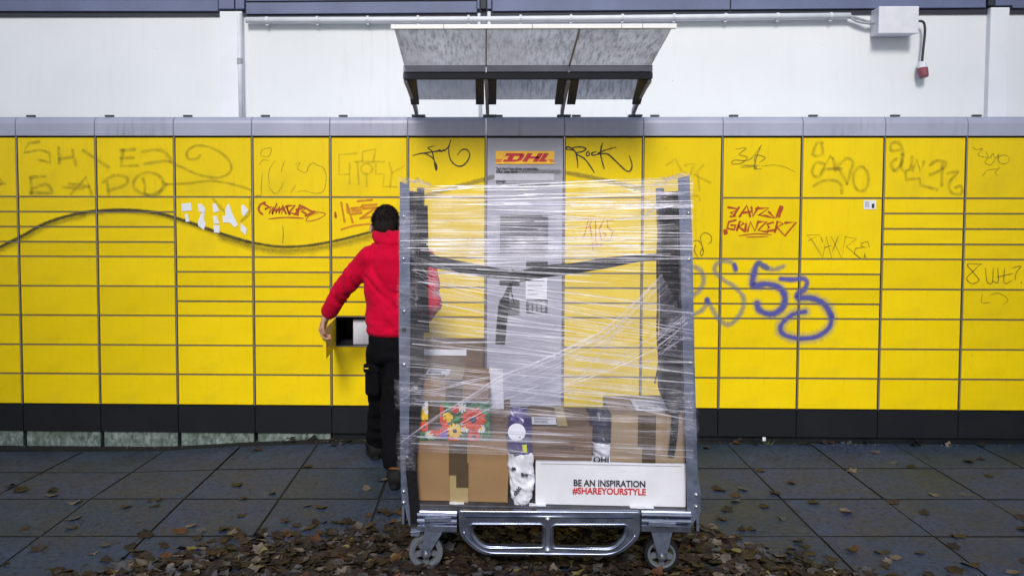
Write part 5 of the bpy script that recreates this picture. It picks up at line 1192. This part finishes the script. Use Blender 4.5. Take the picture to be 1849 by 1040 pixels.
# hair
hm = MB(); hm.ell(hc+TH @ Vector((0, -.010, .012)), (.079, .097, .098), 24, T=TH); hm.ell(hc+TH @ Vector((0, -.05, -.035)), (.066, .052, .06), 16, T=TH)
fuse(hm, 'hair', 'hair', .007, 2, pe, .004, .02)
tf = MB(); hr_ = random.Random(3)
for i in range(1500):
    a, t = hr_.uniform(0, 6.28), math.acos(hr_.uniform(-.55, 1)); n = Vector((math.sin(t)*math.cos(a), math.sin(t)*math.sin(a), math.cos(t)))
    if n.y > .55 and n.z < .3: continue
    p = hc+TH @ Vector((n.x*.079, n.y*.097-.010, n.z*.099+.012)); dn = (TH @ Vector((n.x*.5+hr_.gauss(0, .35), n.y*.5-.35+hr_.gauss(0, .3), n.z*.5-.6))).normalized(); sd_ = dn.cross(n).normalized()*.0022
    tf.add([p-n*.003+sd_, p-n*.003-sd_, p+dn*hr_.uniform(.010, .018)+n*.002], [(0, 1, 2)])
tag(tf.build('hair_tuft', M['hair'], pe, fixn=False), kind='stuff')
for sx in (-1, 1): m = MB(); m.ell(hc+TH @ Vector((sx*.03, .086, .0)), (.011, .009, .009), 10); m.build('eye', M['paper'], pe, smooth=True)

# ================================================================== FALLEN LEAVES
lr = random.Random(21)
def leaf_mesh(var, r):
    """a lobed, curled dry leaf about 7 cm long: centre fan with a midrib fold"""
    q = random.Random(var*7+1); n = 5 if var % 3 else 3; out = []
    if var % 4 == 3:   # plain oval leaf
        for j in range(12): a = 6.28318*j/12; out.append((.036*math.cos(a), .024*math.sin(a)*(1+.15*math.cos(a))*q.uniform(.85, 1.1)))
    else:
        for j in range(2*n+1):
            a = -2.6+5.2*j/(2*n); R_ = (.037 if j % 2 else (.029 if var % 2 else .024))*q.uniform(.85, 1.15)*(1+.25*math.cos(a)); out.append((R_*math.cos(a), R_*math.sin(a)))
        out.append((-.022, .004)); out.append((-.022, -.004))
    c1, c2, tw = q.uniform(0, 9), q.uniform(-6, 8), q.uniform(-6, 6)
    f = lambda x, y: (x, y, c1*y*y+c2*x*x+tw*x*y*3+.004*noise.noise((x*60+var, y*60, 0)))
    vs = [f(0, 0)]+[f(x*.55, y*.55) for x, y in out]+[f(x, y) for x, y in out]; N = len(out)
    fs = [(0, 1+j, 1+(j+1) % N) for j in range(N)]+[(1+j, 1+N+j, 1+N+(j+1) % N, 1+(j+1) % N) for j in range(N)]
    return vs, fs
LV = [leaf_mesh(i, lr) for i in range(18)]
edge = [(-3.2, -2.6), *[(lambda g_: (g_.x, g_.y))(ground(*p)) for p in ((90, 1050), (180, 1030), (300, 1002), (420, 978), (560, 972), (700, 960), (760, 938), (1010, 925), (1240, 948), (1330, 984), (1460, 1010), (1560, 1040), (1640, 1060))], (3.2, -2.75)]
def edge_y(x):
    for (x0, y0), (x1, y1) in zip(edge, edge[1:]):
        if x0 <= x <= x1: return y0+(y1-y0)*(x-x0)/(x1-x0)
    return -2.7
def heap_h(x, y): e = edge_y(x)-y; return max(0, min(.024, e*.07))*(1 if abs(x) < 2.4 else .3)
WTS = [('dark brown', 44), ('brown', 32), ('pale tan', 8), ('grey', 12), ('rusty orange', 5), ('yellow', 2)]
def colour(): return lr.choices([c for c, _ in WTS], [w for _, w in WTS])[0]
LM = {}
def one_leaf(x, y, z, label, group, tilt, col=None, sc=None):
    col = col or colour(); i = lr.randrange(len(LV))
    if (i, col) not in LM:
        mb = MB(); mb.add(*LV[i]); LM[i, col] = mb.mesh('fallen_leaf', M['leaf '+col], True)
    o = bpy.data.objects.new('fallen_leaf', LM[i, col]); COL.objects.link(o); s = (sc or lr.uniform(.5, 1.1))*.85; o.scale = (s, s, s*lr.uniform(.5, 1.2))
    o.location = (x, y, z); o.rotation_euler = (lr.gauss(0, tilt), lr.gauss(0, tilt), lr.uniform(0, 6.28)); return tag(o, label(col), 'leaf', group)
# scattered on the slabs
n_s = 0
SP = [(20, 875), (35, 885), (95, 893), (90, 887), (45, 957), (130, 936), (125, 953), (130, 910), (228, 915), (263, 967), (275, 903), (230, 991), (70, 995), (165, 1000), (185, 985), (190, 1010), (275, 913), (430, 878), (437, 900), (345, 952), (368, 958), (405, 957), (420, 956), (488, 892), (440, 932), (555, 913), (583, 915), (545, 955), (520, 942), (533, 950), (560, 843), (466, 810), (600, 803), (613, 803), (229, 813), (690, 867), (665, 885), (690, 924), (700, 930), (250, 1000),
      (1274, 809), (1370, 850), (1300, 883), (1332, 893), (1341, 882), (1325, 903), (1310, 923), (1307, 940), (1382, 915), (1412, 936), (1362, 954), (1335, 955), (1398, 893), (1468, 908), (1432, 874), (1525, 925), (1540, 853), (1580, 817), (1611, 837), (1647, 843), (1785, 860), (1740, 893), (1690, 894), (1725, 966), (1675, 926), (1610, 908), (1590, 998), (1658, 1000), (1720, 987), (1755, 1020), (1837, 935), (1775, 831), (1745, 833), (1848, 958), (1460, 998), (1845, 1015), (1620, 1008), (1830, 1035), (1720, 1030)]
for px, py in SP:
    g_ = ground(px+lr.uniform(-4, 4), py+lr.uniform(-2, 2)); one_leaf(g_.x, g_.y, .004+dip(g_.x, g_.y), lambda c: f'{c} dry leaf lying apart on the grey paving slabs', 'single leaves scattered on the paving', .12, lr.choices(['dark brown', 'brown', 'pale tan', 'grey'], [38, 32, 14, 16])[0], lr.uniform(.8, 1.3))
# along the foot of the lockers
for i in range(34):
    x = lr.choice((lr.uniform(1.28, 3.2), lr.uniform(1.9, 3.0), lr.uniform(-1.4, -.6))); one_leaf(x, lr.uniform(-.07, .0), .006+lr.uniform(0, .012), lambda c: f'{c} dry leaf caught along the foot of the locker plinth', 'leaves along the locker plinth', .35, None, lr.uniform(.5, 1.0))
# top layer of the heap, leaf by leaf, then the mass below and behind it
cnt = 0
while cnt < 185:
    x = lr.gauss(.1, 1.15); e = edge_y(x)
    y = e-abs(lr.gauss(0, .22))-.01
    if y < -2.12 or abs(x) > 2.6: continue
    one_leaf(x, y, .014+heap_h(x, y)+lr.uniform(.0, .012), lambda c: f'{c} leaf on top of the leaf litter '+('left of the trolley' if x < -.36 else 'right of the trolley' if x > .92 else 'under and before the trolley bumper'), 'leaves on top of the leaf litter', .2); cnt += 1
mb = MB(); mats = [M['leaf '+c] for c, _ in WTS]; names = [c for c, _ in WTS]; n_l = 0
while n_l < 7500:
    x = lr.uniform(-2.6, 3.0); e = edge_y(x); y = lr.uniform(-3.2, e+.02) if lr.random() < .55 else lr.uniform(-2.2, e+.02)
    if lr.random() < .03: y = e+lr.expovariate(15)
    elif y > e-.05-.09*noise.noise((x*5, 1, 1)): continue
    if y > -.2: continue
    if lr.random() > (.35+max(0, 1-abs(x-.1)/1.9)): continue
    vs, fs = LV[lr.randrange(len(LV))]; s = lr.uniform(.45, 1.0); T_ = Matrix.Translation((x, y, .004+heap_h(x, y)*lr.random()+lr.uniform(0, .01))) @ Matrix.Rotation(lr.uniform(0, 6.28), 4, 'Z') @ Matrix.Rotation(lr.gauss(0, .2), 4, 'X') @ Matrix.Rotation(lr.gauss(0, .2), 4, 'Y') @ Matrix.Diagonal((s, s, s*lr.uniform(.4, 1.2), 1))
    mb.add([T_ @ Vector(p) for p in vs], fs, names.index(colour())); n_l += 1
tag(mb.build('leaf_litter', mats, None, smooth=True, fixn=False), 'deep litter of dead leaves under and around the trolley', None, None, 'stuff')
# crumbs and moss at the foot of the lockers
mb = MB()
for i in range(900):
    x = lr.uniform(-3.4, 3.4); y = lr.gauss(-.045, .02); s = lr.uniform(.002, .009); z = .0+dip(x, y); mb.add([(x+lr.uniform(-s, s), y+lr.uniform(-s, s), z+lr.uniform(0, s)) for _ in range(4)], [(0, 1, 2), (0, 2, 3), (0, 3, 1), (1, 3, 2)], lr.randrange(3))
tag(mb.build('debris', [M['moss'], M['leaf brown'], M['leaf pale tan']], None), 'crumbs of moss and leaf debris along the locker base', None, None, 'stuff')
g_ = ground(1372, 795); mb = MB(); mb.grid(4, 3, lambda a, b: (((a-.5)*.02+.004*noise.noise((a*4, b*4, 0)), .004*noise.noise((a*3, b*5, 4)), b*.024), (a, b)))
tag(mb.build('paper_scrap', M['paper'], None, loc=(g_.x, -.03, .02)), 'small white paper scrap caught in weeds at the locker plinth', 'litter')
mb = MB()
for i in range(26): a = lr.uniform(0, 6.28); L = lr.uniform(.02, .055); mb.add([(0+.02*math.cos(a), .01*math.sin(a), 0), (.02*math.cos(a)+.004, .01*math.sin(a), 0), ((.02+L)*math.cos(a), .5*L*math.sin(a), L)], [(0, 1, 2)])
tag(mb.build('weed', M['moss'], None, loc=(g_.x+.02, -.05, .0)), 'tiny green weed growing out of the joint at the locker plinth', 'plant')
